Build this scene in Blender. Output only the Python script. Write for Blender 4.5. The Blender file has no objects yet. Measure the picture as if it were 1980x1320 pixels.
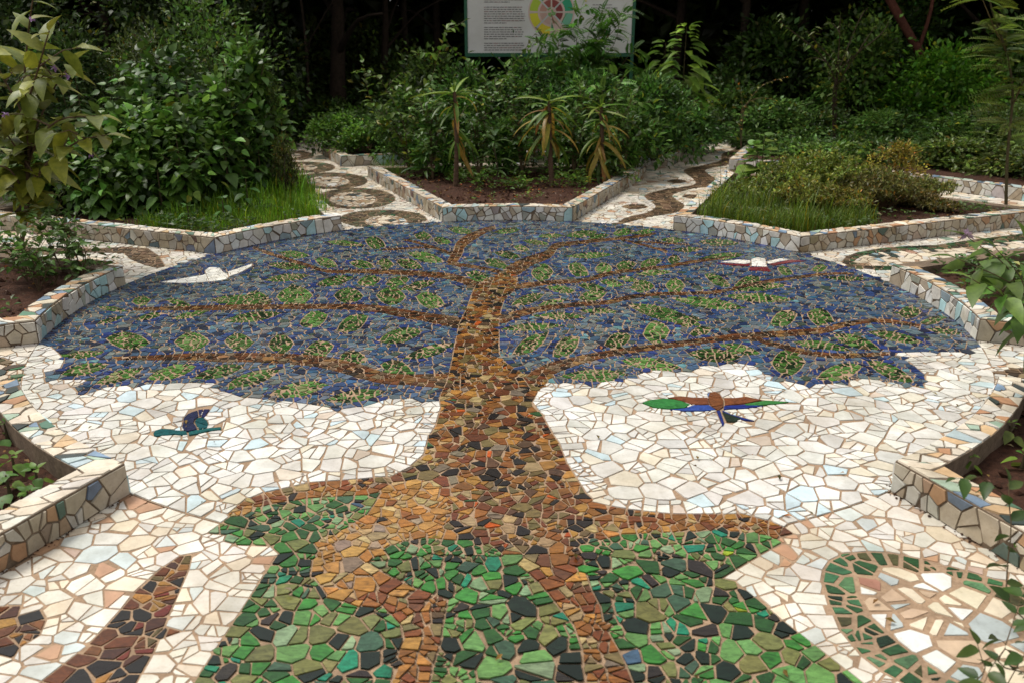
import bpy, math, random
import numpy as np
from mathutils import Vector, Matrix

# ------------------------------------------------------------------ camera, world, sun, exposure
sc = bpy.context.scene
COL = sc.collection
R_ = math.radians
PITCH, YAW, CAMP, LENS = 0.34422401, 0.0073514, (-0.02277, -6.28321, 2.0), 30.6626
cam_d = bpy.data.cameras.new('camera')
cam = bpy.data.objects.new('camera', cam_d)
COL.objects.link(cam)
cam.location = CAMP
cam.rotation_euler = (math.pi / 2 - PITCH, 0, -YAW)
cam_d.sensor_width = 36
cam_d.lens = LENS
cam_d.clip_end = 300
cam_d.dof.use_dof = True
cam_d.dof.focus_distance = 5.6
cam_d.dof.aperture_fstop = 3.2
sc.camera = cam

SUN_EL, SUN_AZ = 62, 150          # degrees; azimuth measured from +x, light comes from there
world = bpy.data.worlds.new('World')
sc.world = world
world.use_nodes = True
wn, wl = world.node_tree.nodes, world.node_tree.links
wn.clear()
w_out = wn.new('ShaderNodeOutputWorld')
w_bg = wn.new('ShaderNodeBackground')
w_hs = wn.new('ShaderNodeHueSaturation')
w_sky = wn.new('ShaderNodeTexSky')
w_sky.sky_type = 'NISHITA'
w_sky.sun_disc = False
w_sky.sun_elevation = R_(SUN_EL)
w_sky.sun_rotation = R_(90 - SUN_AZ)
w_sky.dust_density = 4.0
w_sky.air_density = 1.5
w_hs.inputs['Saturation'].default_value = 0.04     # overcast: grey sky
w_bg.inputs['Strength'].default_value = 0.12
wl.new(w_sky.outputs[0], w_hs.inputs['Color'])
wl.new(w_hs.outputs[0], w_bg.inputs['Color'])
wl.new(w_bg.outputs[0], w_out.inputs['Surface'])
sun_d = bpy.data.lights.new('sun', 'SUN')
sun_d.energy = 1.5
sun_d.angle = R_(14)
sun_d.color = (1.0, 0.94, 0.84)
sun = bpy.data.objects.new('sun', sun_d)
COL.objects.link(sun)
_sd = Vector((math.cos(R_(SUN_AZ)) * math.cos(R_(SUN_EL)), math.sin(R_(SUN_AZ)) * math.cos(R_(SUN_EL)), math.sin(R_(SUN_EL))))
sun.rotation_euler = _sd.to_track_quat('Z', 'Y').to_euler()
sc.view_settings.view_transform = 'Standard'
sc.view_settings.look = 'None'
sc.view_settings.exposure = 0.68
sc.view_settings.gamma = 1.0
sc.view_settings.use_curve_mapping = False
sc.render.engine = 'CYCLES'
sc.cycles.use_denoising = True
sc.cycles.max_bounces = 6
sc.cycles.diffuse_bounces = 3
sc.cycles.glossy_bounces = 3
sc.cycles.transmission_bounces = 3
sc.cycles.sample_clamp_indirect = 6

# ------------------------------------------------------------------ helpers
rnd = random.Random(11)
nr = np.random.default_rng(11)
FPX = LENS / 36 * 1980
_f = np.array([math.sin(YAW) * math.cos(PITCH), math.cos(YAW) * math.cos(PITCH), -math.sin(PITCH)])
_r = np.array([math.cos(YAW), -math.sin(YAW), 0.0])
_u = np.cross(_r, _f)
_c = np.array(CAMP)

def U(px, py, z=0.0):
    """photograph pixel -> point at height z"""
    d = _f * FPX + _r * (px - 990) - _u * (py - 660)
    return _c + d * ((z - _c[2]) / d[2])

def V(px, py, Y):
    """photograph pixel -> point on the upright plane y = Y"""
    d = _f * FPX + _r * (px - 990) - _u * (py - 660)
    return _c + d * ((Y - _c[1]) / d[1])

def G(pts):
    return np.array([U(x, y)[:2] for x, y in pts])

def pix(P):
    d = np.asarray(P, float) - _c
    z = d @ _f
    return 990 + FPX * (d @ _r) / z, 660 - FPX * (d @ _u) / z, z

def tag(o, label=None, cat=None, group=None, kind=None):
    if label: o['label'] = label
    if cat: o['category'] = cat
    if group: o['group'] = group
    if kind: o['kind'] = kind
    return o

def empty(name, loc, label, cat, group=None):
    o = bpy.data.objects.new(name, None)
    o.empty_display_size = 0.1
    COL.objects.link(o)
    o.location = loc
    return tag(o, label, cat, group)

def make_mesh(name, verts, blocks, mat, cols=None, smooth=False):
    """verts (N,3); blocks: list of int arrays (F,k)"""
    me = bpy.data.meshes.new(name)
    verts = np.asarray(verts, np.float32)
    me.vertices.add(len(verts))
    me.vertices.foreach_set('co', verts.ravel())
    idx = np.concatenate([np.asarray(b, np.int32).ravel() for b in blocks])
    tot = np.concatenate([np.full(len(b), np.asarray(b).shape[1], np.int32) for b in blocks])
    me.loops.add(len(idx))
    me.loops.foreach_set('vertex_index', idx)
    me.polygons.add(len(tot))
    me.polygons.foreach_set('loop_start', np.concatenate([[0], np.cumsum(tot)[:-1]]).astype(np.int32))
    me.polygons.foreach_set('loop_total', tot)
    me.polygons.foreach_set('use_smooth', np.full(len(tot), bool(smooth)))
    me.update(calc_edges=True)
    if cols is not None:
        cols = np.asarray(cols, np.float32)
        if cols.ndim == 1:
            cols = np.tile(cols, (len(verts), 1))
        a = me.color_attributes.new('Col', 'FLOAT_COLOR', 'POINT')
        a.data.foreach_set('color', np.concatenate([cols, np.ones((len(cols), 1), np.float32)], 1).ravel())
    me.materials.append(mat)
    return me

def link(name, me, parent=None, kind=None):
    o = bpy.data.objects.new(name, me)
    COL.objects.link(o)
    if parent is not None:
        o.parent = parent
    if kind: o['kind'] = kind
    return o

class Geo:
    """collects faces of any size, with a colour per vertex"""
    def __init__(s):
        s.v, s.f, s.c, s.n = [], {}, [], 0
    def add(s, v, faces, col=(1, 1, 1)):
        v = np.asarray(v, float)
        s.v.append(v)
        c = np.asarray(col, float)
        s.c.append(np.tile(c, (len(v), 1)) if c.ndim == 1 else c)
        for f in faces:
            s.f.setdefault(len(f), []).append([i + s.n for i in f])
        s.n += len(v)
    def addb(s, v, blocks, col):
        s.v.append(np.asarray(v, float)); s.c.append(np.asarray(col, float))
        for b in blocks:
            s.f.setdefault(b.shape[1], []).extend((b + s.n).tolist())
        s.n += len(v)
    def mesh(s, name, mat, off=(0, 0, 0), smooth=False):
        return make_mesh(name, np.concatenate(s.v) - np.asarray(off, float), [np.array(b) for b in s.f.values()], mat, np.concatenate(s.c), smooth)
    def build(s, name, mat, parent=None, kind=None, smooth=False):
        off = tuple(parent.location) if parent is not None else (0, 0, 0)
        return link(name, s.mesh(name, mat, off, smooth), parent, kind)

def box(g, c, s, col=(1, 1, 1), M=None):
    v = np.array([[x, y, z] for x in (-.5, .5) for y in (-.5, .5) for z in (-.5, .5)]) * np.array(s)
    if M is not None:
        v = v @ np.array(M).T
    g.add(v + np.array(c), [(0, 1, 3, 2), (4, 6, 7, 5), (0, 4, 5, 1), (2, 3, 7, 6), (0, 2, 6, 4), (1, 5, 7, 3)], col)

def tube(g, pts, r0, r1, sides=6, col=(1, 1, 1), wob=0.0):
    pts = np.asarray(pts, float)
    n = len(pts)
    vs, fs = [], []
    for i in range(n):
        t = pts[min(i + 1, n - 1)] - pts[max(i - 1, 0)]
        t = t / (np.linalg.norm(t) + 1e-9)
        a = np.cross(t, (0, 1, 0) if abs(t[1]) < .9 else (1, 0, 0)); a /= np.linalg.norm(a)
        b = np.cross(t, a)
        r = r0 + (r1 - r0) * i / max(1, n - 1)
        for k in range(sides):
            an = 2 * math.pi * k / sides
            q = r * (1 + wob * (rnd.random() - .5))
            vs.append(pts[i] + q * (math.cos(an) * a + math.sin(an) * b))
    for i in range(n - 1):
        for k in range(sides):
            k2 = (k + 1) % sides
            fs.append((i * sides + k, i * sides + k2, (i + 1) * sides + k2, (i + 1) * sides + k))
    fs.append(tuple(range((n - 1) * sides, n * sides)))
    g.add(vs, fs, col)

def bez(p, n=8):
    """smooth curve through the points p"""
    p = np.asarray(p, float)
    if len(p) == 2:
        return np.array([p[0] + (p[1] - p[0]) * t for t in np.linspace(0, 1, n)])
    out = []
    q = np.concatenate([[2 * p[0] - p[1]], p, [2 * p[-1] - p[-2]]])
    m = max(2, n // (len(p) - 1))
    for i in range(1, len(q) - 2):
        for t in np.linspace(0, 1, m, endpoint=(i == len(q) - 3)):
            out.append(.5 * (2 * q[i] + (q[i + 1] - q[i - 1]) * t + (2 * q[i - 1] - 5 * q[i] + 4 * q[i + 1] - q[i + 2]) * t * t + (3 * q[i] - q[i - 1] - 3 * q[i + 1] + q[i + 2]) * t ** 3))
    return np.array(out)

# ------------------------------------------------------------------ materials
def mat_base(name):
    m = bpy.data.materials.new(name)
    m.use_nodes = True
    n, l = m.node_tree.nodes, m.node_tree.links
    return m, n, l, n['Principled BSDF']

def noise(n, l, scale, detail=3, vec=None, rough=.6):
    t = n.new('ShaderNodeTexNoise')
    t.inputs['Scale'].default_value = scale
    t.inputs['Detail'].default_value = detail
    t.inputs['Roughness'].default_value = rough
    if vec is not None: l.new(vec, t.inputs['Vector'])
    return t

def ramp(n, l, src, a, b, p0=.3, p1=.7):
    r = n.new('ShaderNodeValToRGB')
    r.color_ramp.elements[0].position = p0; r.color_ramp.elements[1].position = p1
    r.color_ramp.elements[0].color = (*a, 1); r.color_ramp.elements[1].color = (*b, 1)
    l.new(src, r.inputs['Fac'])
    return r

def mulc(n, l, a, b, fac=1.0, mode='MULTIPLY'):
    m = n.new('ShaderNodeMix'); m.data_type = 'RGBA'; m.blend_type = mode
    m.inputs[0].default_value = fac
    l.new(a, m.inputs[6]); l.new(b, m.inputs[7])
    return m.outputs[2]

def tile_mat(name, streak, rough, grime=.25, spec=.5, strength=.35):
    m, n, l, b = mat_base(name)
    at = n.new('ShaderNodeAttribute'); at.attribute_name = 'Col'
    geo = n.new('ShaderNodeNewGeometry')
    mp = n.new('ShaderNodeMapping'); l.new(geo.outputs['Position'], mp.inputs['Vector'])
    mp.inputs['Scale'].default_value = (1, 2.6, 1) if streak else (1, 1, 1)
    mp.inputs['Rotation'].default_value = (0, 0, .7 if streak else 0)
    n1 = noise(n, l, 16 if streak else 9, 5, mp.outputs[0], .65)
    n1.inputs['Distortion'].default_value = 1.6 if streak else .4
    lo = 1 - strength
    r1 = ramp(n, l, n1.outputs['Fac'], (lo, lo, lo), (1 + strength * .55,) * 3, .33, .68)
    c = mulc(n, l, at.outputs['Color'], r1.outputs[0])
    n2 = noise(n, l, 2.3, 6, geo.outputs['Position'], .7)
    r2 = ramp(n, l, n2.outputs['Fac'], (1 - grime, 1 - grime * 1.1, 1 - grime * 1.3), (1, 1, 1), .33, .62)
    c = mulc(n, l, c, r2.outputs[0])
    n3 = noise(n, l, 70, 3, geo.outputs['Position'], .6)
    r3 = ramp(n, l, n3.outputs['Fac'], (.86, .84, .8), (1, 1, 1), .28, .45)
    c = mulc(n, l, c, r3.outputs[0])
    l.new(c, b.inputs['Base Color'])
    rr = n.new('ShaderNodeMapRange')
    rr.inputs['To Min'].default_value = rough; rr.inputs['To Max'].default_value = rough + .28
    l.new(n2.outputs['Fac'], rr.inputs['Value'])
    l.new(rr.outputs[0], b.inputs['Roughness'])
    b.inputs['Specular IOR Level'].default_value = spec
    bp = n.new('ShaderNodeBump'); bp.inputs['Strength'].default_value = .12; bp.inputs['Distance'].default_value = .004
    n4 = noise(n, l, 40, 2, geo.outputs['Position'])
    l.new(n4.outputs['Fac'], bp.inputs['Height']); l.new(bp.outputs[0], b.inputs['Normal'])
    return m

M_CER = tile_mat('glazed ceramic tile', False, .30, .3, .35, .15)
M_WALL = tile_mat('rough wall tile', False, .42, .35, .35, .2)
M_GLASS = tile_mat('streaky stained glass tile', True, .12, .22, .24, .5)

M_SKYG = tile_mat('streaky blue glass tile', True, .16, .22, .55, .45)

def earth_mat(name, a, b2, scale, bump, rough=.9):
    m, n, l, b = mat_base(name)
    geo = n.new('ShaderNodeNewGeometry')
    n1 = noise(n, l, scale, 8, geo.outputs['Position'], .7)
    r1 = ramp(n, l, n1.outputs['Fac'], a, b2, .3, .7)
    n2 = noise(n, l, scale * .12, 4, geo.outputs['Position'], .6)
    r2 = ramp(n, l, n2.outputs['Fac'], (.65, .65, .65), (1.1, 1.08, 1.05), .3, .7)
    l.new(mulc(n, l, r1.outputs[0], r2.outputs[0]), b.inputs['Base Color'])
    b.inputs['Roughness'].default_value = rough
    b.inputs['Specular IOR Level'].default_value = .2
    bp = n.new('ShaderNodeBump'); bp.inputs['Strength'].default_value = bump; bp.inputs['Distance'].default_value = .02
    l.new(n1.outputs['Fac'], bp.inputs['Height']); l.new(bp.outputs[0], b.inputs['Normal'])
    return m

M_GROUT = earth_mat('sandy mortar', (.235, .155, .097), (.41, .285, .187), 60, .25)
M_GROUTW = earth_mat('grey brown wall mortar', (.11, .08, .055), (.23, .17, .12), 40, .3)
M_SOIL = earth_mat('red brown garden soil', (.022, .009, .005), (.085, .036, .02), 26, 1.0)
M_FOREST = earth_mat('forest floor litter', (.012, .009, .006), (.035, .026, .016), 9, .8)
M_BARK = earth_mat('dark bark', (.014, .009, .006), (.05, .033, .022), 22, 1.0)
M_RUST = earth_mat('reddish bark', (.06, .018, .012), (.13, .05, .032), 22, 1.0)

def leaf_mat(name, trans=.3, rough=.45, spec=.35):
    m, n, l, b = mat_base(name)
    at = n.new('ShaderNodeAttribute'); at.attribute_name = 'Col'
    geo = n.new('ShaderNodeNewGeometry')
    n1 = noise(n, l, 24, 3, geo.outputs['Position'])
    r1 = ramp(n, l, n1.outputs['Fac'], (.7, .74, .66), (1.25, 1.2, 1.15), .3, .7)
    c = mulc(n, l, at.outputs['Color'], r1.outputs[0])
    l.new(c, b.inputs['Base Color'])
    b.inputs['Roughness'].default_value = rough
    b.inputs['Specular IOR Level'].default_value = spec
    t = n.new('ShaderNodeBsdfTranslucent'); l.new(c, t.inputs['Color'])
    mx = n.new('ShaderNodeMixShader'); mx.inputs[0].default_value = trans
    out = n['Material Output']
    l.new(b.outputs[0], mx.inputs[1]); l.new(t.outputs[0], mx.inputs[2]); l.new(mx.outputs[0], out.inputs['Surface'])
    return m

M_LEAF = leaf_mat('green leaf')
M_STEM = leaf_mat('plant stem', .05, .7, .2)

def flat_mat(name, rough=.5, spec=.4):
    m, n, l, b = mat_base(name)
    at = n.new('ShaderNodeAttribute'); at.attribute_name = 'Col'
    geo = n.new('ShaderNodeNewGeometry')
    n1 = noise(n, l, 3, 5, geo.outputs['Position'])
    r1 = ramp(n, l, n1.outputs['Fac'], (.86, .85, .82), (1, 1, 1), .3, .6)
    l.new(mulc(n, l, at.outputs['Color'], r1.outputs[0]), b.inputs['Base Color'])
    b.inputs['Roughness'].default_value = rough
    b.inputs['Specular IOR Level'].default_value = spec
    return m
M_PAINT = flat_mat('weathered paint')

# ------------------------------------------------------------------ plan of the place
RC = 3.2578                 # radius of the mosaic circle
HALF = R_(12.6)             # half angle of a planter front
RB = 6.57                   # radius of the planters' back
WH, WT = 0.155, 0.15        # planter wall height and thickness

def circ(a0, a1, r=RC, n=60):
    return np.array([[r * math.cos(t), r * math.sin(t)] for t in np.linspace(R_(a0), R_(a1), n)])

def bed_loop(deg, r0=RC, half=HALF, r1=RB):
    """four runs (front arc, side, back, side), the bed on their left"""
    th = R_(deg)
    arc = np.array([[r0 * math.cos(t), r0 * math.sin(t)] for t in np.linspace(th + half, th - half, 15)])
    def back(sg):
        e = np.array([math.cos(th + sg * R_(22.5)), math.sin(th + sg * R_(22.5))])
        p = arc[0] if sg > 0 else arc[-1]
        k = p @ e
        L = -k + math.sqrt(k * k - p @ p + r1 * r1)
        return p + e * L
    bm, bp = back(-1), back(1)
    return [arc, np.array([arc[-1], bm]), np.array([bm, bp]), np.array([bp, arc[0]])]

def loop_pts(runs):
    return np.concatenate([r[:-1] for r in runs])

def inset_poly(P, t):
    n = len(P); out = []
    for i in range(n):
        a, b, c = P[i - 1], P[i], P[(i + 1) % n]
        d1 = (b - a) / np.linalg.norm(b - a); d2 = (c - b) / np.linalg.norm(c - b)
        n1 = np.array([-d1[1], d1[0]]); n2 = np.array([-d2[1], d2[0]])
        m = n1 + n2; m /= (m @ m) / 2 + 1e-9
        out.append(b + m * t)
    return np.array(out)

def inside(P, poly):
    """vectorised point in polygon"""
    P = np.asarray(P); poly = np.asarray(poly)
    r = np.zeros(len(P), bool)
    lo, hi = poly.min(0), poly.max(0)
    w = np.where((P[:, 0] >= lo[0]) & (P[:, 0] <= hi[0]) & (P[:, 1] >= lo[1]) & (P[:, 1] <= hi[1]))[0]
    if not len(w): return r
    x, y = P[w, 0][:, None], P[w, 1][:, None]
    x1, y1 = poly[:, 0][None], poly[:, 1][None]
    q = np.roll(poly, -1, 0); x2, y2 = q[:, 0][None], q[:, 1][None]
    cr = ((y1 > y) != (y2 > y)) & (x < (x2 - x1) * (y - y1) / (y2 - y1 + 1e-12) + x1)
    r[w] = cr.sum(1) % 2 == 1
    return r

# ------------------------------------------------------------------ mosaic engine: seeds -> straight-cut shards
def clip(poly, nx, ny, d):
    """keep the part with n.p <= d"""
    out = []
    px, py = poly[-1]; pd = px * nx + py * ny - d
    for x, y in poly:
        s = x * nx + y * ny - d
        if s <= 0:
            if pd > 0:
                t = pd / (pd - s); out.append((px + (x - px) * t, py + (y - py) * t))
            out.append((x, y))
        elif pd <= 0:
            t = pd / (pd - s); out.append((px + (x - px) * t, py + (y - py) * t))
        px, py, pd = x, y, s
    return out

def area(p):
    return .5 * abs(sum(p[i - 1][0] * p[i][1] - p[i][0] * p[i - 1][1] for i in range(len(p))))

def shards(S, reach, gap, split, want=None, trim=0.0):
    """S (N,2) seeds, reach (N) metres, gap (N) half joint, split (N) chance of a second cut -> list of (seed index, polygon)"""
    C = .16
    grid = {}
    for i, (x, y) in enumerate(S):
        grid.setdefault((int(math.floor(x / C)), int(math.floor(y / C))), []).append(i)
    SL = [tuple(p) for p in S.tolist()]
    out = []
    for i in range(len(SL)):
        if want is not None and not want[i]: continue
        x, y = SL[i]; rc = reach[i]; g = gap[i]
        k = int(rc / C) + 1
        ci, cj = int(math.floor(x / C)), int(math.floor(y / C))
        nb = []
        for a in range(ci - k, ci + k + 1):
            for b in range(cj - k, cj + k + 1):
                for j in grid.get((a, b), ()):
                    if j != i:
                        qx, qy = SL[j]
                        dd = (qx - x) ** 2 + (qy - y) ** 2
                        if dd < rc * rc: nb.append((dd, qx, qy))
        nb.sort()
        h = rc * .5
        poly = [(x - h, y - h), (x + h, y - h), (x + h, y + h), (x - h, y + h)]
        mr = 2 * h * h
        for dd, qx, qy in nb:
            if dd > 4 * mr: break
            d = math.sqrt(dd)
            nx, ny = (qx - x) / d, (qy - y) / d
            poly = clip(poly, nx, ny, nx * (x + qx) / 2 + ny * (y + qy) / 2 - g)
            if len(poly) < 3: break
            mr = max((vx - x) ** 2 + (vy - y) ** 2 for vx, vy in poly)
        if len(poly) < 3: continue
        ps = [poly]
        k = min(4, int(rnd.expovariate(1 / (split[i] + .01)) + .45)) if split[i] > .5 else int(split[i] + rnd.random())
        for _ in range(k):                       # broken again along straight cracks
            m = max(range(len(ps)), key=lambda t: area(ps[t]))
            p = ps.pop(m)
            cx = sum(v[0] for v in p) / len(p); cy = sum(v[1] for v in p) / len(p)
            sxx = sum((v[0] - cx) ** 2 for v in p); syy = sum((v[1] - cy) ** 2 for v in p); sxy = sum((v[0] - cx) * (v[1] - cy) for v in p)
            an = .5 * math.atan2(2 * sxy, sxx - syy) + rnd.gauss(0, .55)
            nx, ny = math.cos(an), math.sin(an)
            ext = [v[0] * nx + v[1] * ny for v in p]
            o = nx * cx + ny * cy + rnd.uniform(-.17, .17) * (max(ext) - min(ext))
            for q in (clip(p, nx, ny, o - g * .85), clip(p, -nx, -ny, -o - g * .85)):
                if len(q) >= 3: ps.append(q)
            if not ps: break
        for p in ps:
            if len(p) < 3: continue
            q = [p[0]]
            for v in p[1:]:
                if (v[0] - q[-1][0]) ** 2 + (v[1] - q[-1][1]) ** 2 > 9e-6: q.append(v)
            if len(q) > 2 and (q[0][0] - q[-1][0]) ** 2 + (q[0][1] - q[-1][1]) ** 2 < 9e-6: q.pop()
            if len(q) < 3 or area(q) < 1.2e-4: continue
            if trim and rnd.random() < trim:
                a0 = area(q)
                for _ in range(1 if rnd.random() < .6 else 2):
                    an = rnd.random() * 2 * math.pi; nx, ny = math.cos(an), math.sin(an)
                    pr_ = [v[0] * nx + v[1] * ny for v in q]
                    q2 = clip(q, nx, ny, max(pr_) - (max(pr_) - min(pr_)) * rnd.uniform(.05, .2))
                    if len(q2) >= 3 and area(q2) > .72 * a0: q = q2
            out.append((i, q))
    return out

class Poisson:
    def __init__(s, C=.08):
        s.C, s.g = C, {}
    def near(s, x, y, r):
        C = s.C; k = int(r / C) + 1
        a, b = int(math.floor(x / C)), int(math.floor(y / C))
        for i in range(a - k, a + k + 1):
            for j in range(b - k, b + k + 1):
                for qx, qy in s.g.get((i, j), ()):
                    if (qx - x) ** 2 + (qy - y) ** 2 < r * r: return True
        return False
    def put(s, x, y):
        s.g.setdefault((int(math.floor(x / s.C)), int(math.floor(y / s.C))), []).append((x, y))

def edge_pairs(ps, line, d, s, seeds, closed=False):
    """two rows of seeds either side of a line, so that joints run along it"""
    L = np.asarray(line, float)
    if closed: L = np.concatenate([L, L[:1]])
    seg = np.linalg.norm(np.diff(L, axis=0), axis=1)
    cum = np.concatenate([[0], np.cumsum(seg)])
    tot = cum[-1]
    n = max(2, int(round(tot / s)))
    new = []
    for k in range(n):
        t = (k + .5 + rnd.uniform(-.28, .28)) / n * tot
        i = min(len(seg) - 1, max(0, int(np.searchsorted(cum, t) - 1)))
        if seg[i] < 1e-9: continue
        dr = (L[i + 1] - L[i]) / seg[i]
        p = L[i] + dr * (t - cum[i])
        nn = np.array([-dr[1], dr[0]])
        a, b = p + nn * d, p - nn * d
        if ps.near(a[0], a[1], d * 1.25) or ps.near(b[0], b[1], d * 1.25): continue
        new += [a, b]
    for q in new:
        ps.put(q[0], q[1]); seeds.append((q[0], q[1]))

def prism(poly, h0, h1, inset, tilt):
    """shard (u,v) -> vertices (u,v,h) and faces; the top is a little smaller and tilted"""
    n = len(poly)
    cx = sum(p[0] for p in poly) / n; cy = sum(p[1] for p in poly) / n
    ta, tb = rnd.gauss(0, tilt), rnd.gauss(0, tilt)
    v = [(x, y, h0) for x, y in poly]
    for x, y in poly:
        d = math.hypot(x - cx, y - cy) + 1e-6
        k = 1 - min(inset, d * .3) / d
        X, Y = cx + (x - cx) * k, cy + (y - cy) * k
        v.append((X, Y, h1 + ta * (x - cx) + tb * (y - cy)))
    f = [tuple(range(n, 2 * n))] + [(i, (i + 1) % n, n + (i + 1) % n, n + i) for i in range(n)]
    return v, f

def pal(*items):
    tot = sum(i[0] for i in items)
    def pick():
        t = rnd.random() * tot
        for w, c in items:
            t -= w
            if t <= 0: break
        k = rnd.uniform(.8, 1.18) if items[0][1][0] < .45 else rnd.uniform(.87, 1.08)
        ch = .07 if max(c) < .4 else .018
        return tuple(max(.002, min(.9, q * k * rnd.uniform(1 - ch, 1 + ch))) for q in c)
    return pick

P_WHITE = pal((64, (.68, .665, .62)), (22, (.57, .555, .52)), (7, (.67, .61, .50)), (6, (.51, .62, .66)), (1.5, (.56, .47, .39)))
P_PATH = pal((56, (.68, .64, .56)), (24, (.59, .56, .51)), (10, (.66, .56, .43)), (5, (.53, .56, .54)), (3, (.48, .28, .17)), (2, (.50, .37, .30)), (2, (.50, .56, .55)))
P_PATHFAR = pal((50, (.72, .65, .54)), (24, (.66, .6, .52)), (12, (.62, .5, .36)), (5, (.2, .28, .22)), (4, (.45, .28, .18)), (4, (.4, .5, .55)))
P_BLUE = pal((17, (.017, .042, .125)), (24, (.044, .084, .155)), (27, (.095, .137, .165)), (10, (.010, .015, .038)), (16, (.15, .165, .15)), (4, (.025, .09, .18)), (4, (.10, .21, .24)), (4, (.10, .095, .095)), (5, (.045, .07, .05)))
P_BLUEE = pal((40, (.014, .032, .15)), (28, (.042, .07, .17)), (18, (.10, .135, .19)), (12, (.008, .010, .038)))
P_BARK = pal((22, (.20, .078, .018)), (15, (.13, .038, .013)), (15, (.014, .010, .008)), (14, (.13, .095, .034)), (13, (.32, .155, .034)), (8, (.32, .23, .11)), (9, (.075, .04, .02)), (4, (.16, .12, .085)), (1, (.36, .07, .01)), (.6, (.035, .09, .03)), (.4, (.05, .05, .075)))
P_BRANCH = pal((26, (.14, .055, .020)), (20, (.075, .030, .014)), (18, (.028, .018, .012)), (12, (.23, .12, .045)), (12, (.17, .12, .07)), (12, (.10, .062, .034)))
P_ROOT = pal((30, (.22, .088, .020)), (22, (.16, .048, .014)), (4, (.013, .010, .008)), (20, (.37, .18, .042)), (10, (.34, .24, .11)), (8, (.11, .04, .018)), (6, (.15, .12, .05)))
P_GOLD = pal((32, (.38, .20, .052)), (26, (.32, .14, .028)), (18, (.38, .275, .125)), (8, (.19, .06, .016)), (2, (.013, .010, .008)), (7, (.25, .185, .13)))
P_GRASS = pal((19, (.018, .072, .016)), (20, (.034, .165, .026)), (18, (.10, .225, .062)), (16, (.006, .014, .009)), (14, (.14, .145, .045)), (7, (.036, .08, .046)), (4, (.012, .165, .09)), (7, (.18, .265, .14)), (4, (.024, .019, .016)), (1.2, (.25, .30, .02)), (.7, (.04, .08, .13)))
P_LEAFL = pal((32, (.072, .170, .034)), (24, (.112, .21, .062)), (20, (.044, .12, .024)), (13, (.014, .034, .011)), (11, (.16, .19, .08)))
P_LEAFD = pal((30, (.052, .135, .026)), (18, (.085, .165, .042)), (22, (.012, .031, .010)), (18, (.03, .08, .018)), (5, (.055, .045, .018)))
P_BROWNLEAF = pal((24, (.10, .030, .009)), (18, (.17, .064, .016)), (26, (.010, .008, .007)), (12, (.06, .022, .012)), (8, (.28, .13, .025)), (8, (.10, .07, .022)), (5, (.14, .022, .012)))
P_CHIP = pal((30, (.14, .085, .045)), (26, (.09, .055, .03)), (20, (.21, .14, .08)), (18, (.05, .035, .02)))
P_OVAL = pal((30, (.13, .09, .05)), (20, (.075, .075, .04)), (20, (.19, .135, .08)), (16, (.05, .035, .022)), (4, (.03, .11, .05)))
P_OVALIN = pal((54, (.64, .55, .43)), (16, (.6, .58, .54)), (14, (.035, .05, .045)), (8, (.36, .24, .15)), (5, (.26, .36, .40)))
P_RINGG = pal((30, (.022, .075, .025)), (24, (.04, .13, .055)), (18, (.085, .17, .08)), (18, (.007, .020, .009)), (10, (.07, .07, .026)))
P_MIRROR = pal((34, (.66, .57, .43)), (26, (.70, .70, .66)), (16, (.40, .45, .44)), (13, (.48, .35, .24)), (5, (.38, .19, .13)), (3, (.30, .34, .43)), (1, (.5, .30, .08)))
P_FRONT = pal((44, (.70, .69, .66)), (18, (.72, .69, .63)), (14, (.46, .68, .72)), (16, (.46, .39, .30)), (5, (.38, .37, .33)), (3, (.28, .36, .40)))
P_SIDE = pal((42, (.47, .41, .32)), (14, (.36, .275, .19)), (24, (.50, .48, .43)), (8, (.42, .25, .14)), (6, (.16, .21, .28)), (4, (.10, .15, .13)), (3, (.18, .11, .09)))
P_TOP = pal((38, (.68, .60, .49)), (18, (.66, .63, .57)), (13, (.62, .43, .25)), (8, (.20, .29, .41)), (7, (.36, .47, .38)), (6, (.50, .27, .15)), (4, (.04, .055, .05)), (4, (.45, .55, .58)), (4, (.10, .20, .14)))

# ------------------------------------------------------------------ large structure: ground, plaza slab, planter beds
BEDS = (0, 45, 90, 135, 180, 225, 315)
bed_runs = {k: bed_loop(k) for k in BEDS}
bed_outer = {k: loop_pts(bed_runs[k]) for k in BEDS}
OUTER = (45, 90, 135)
out_runs = {k: bed_loop(k, 7.68, R_(19.3), 10.9) for k in OUTER}
out_loop = {k: loop_pts(out_runs[k]) for k in OUTER}

def disc(name, r, z, mat, n=96, parent=None, r_in=None):
    g = Geo()
    a = np.linspace(0, 2 * math.pi, n, endpoint=False)
    o = np.stack([r * np.cos(a), r * np.sin(a), np.full(n, z)], 1)
    if r_in is None:
        g.add(np.concatenate([[[0, 0, z]], o]), [(0, 1 + i, 1 + (i + 1) % n) for i in range(n)])
    return g.build(name, mat, parent)

g = Geo()
N = 61
xs = np.linspace(-60, 60, N)
vv = np.array([[x, y, -.03 + (0 if x * x + y * y < 196 else .02 * math.sin(x * 1.3) * math.cos(y))] for y in xs for x in xs])
g.add(vv, [(j * N + i, j * N + i + 1, (j + 1) * N + i + 1, (j + 1) * N + i) for j in range(N - 1) for i in range(N - 1)])
ground = g.build('ground', M_FOREST, None, 'structure')
pave = tag(disc('path_bed', 11.9, -.006, M_GROUT), kind='structure')
plaza = tag(disc('plaza_floor', RC, 0.0, M_GROUT, 128), kind='structure')

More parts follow.
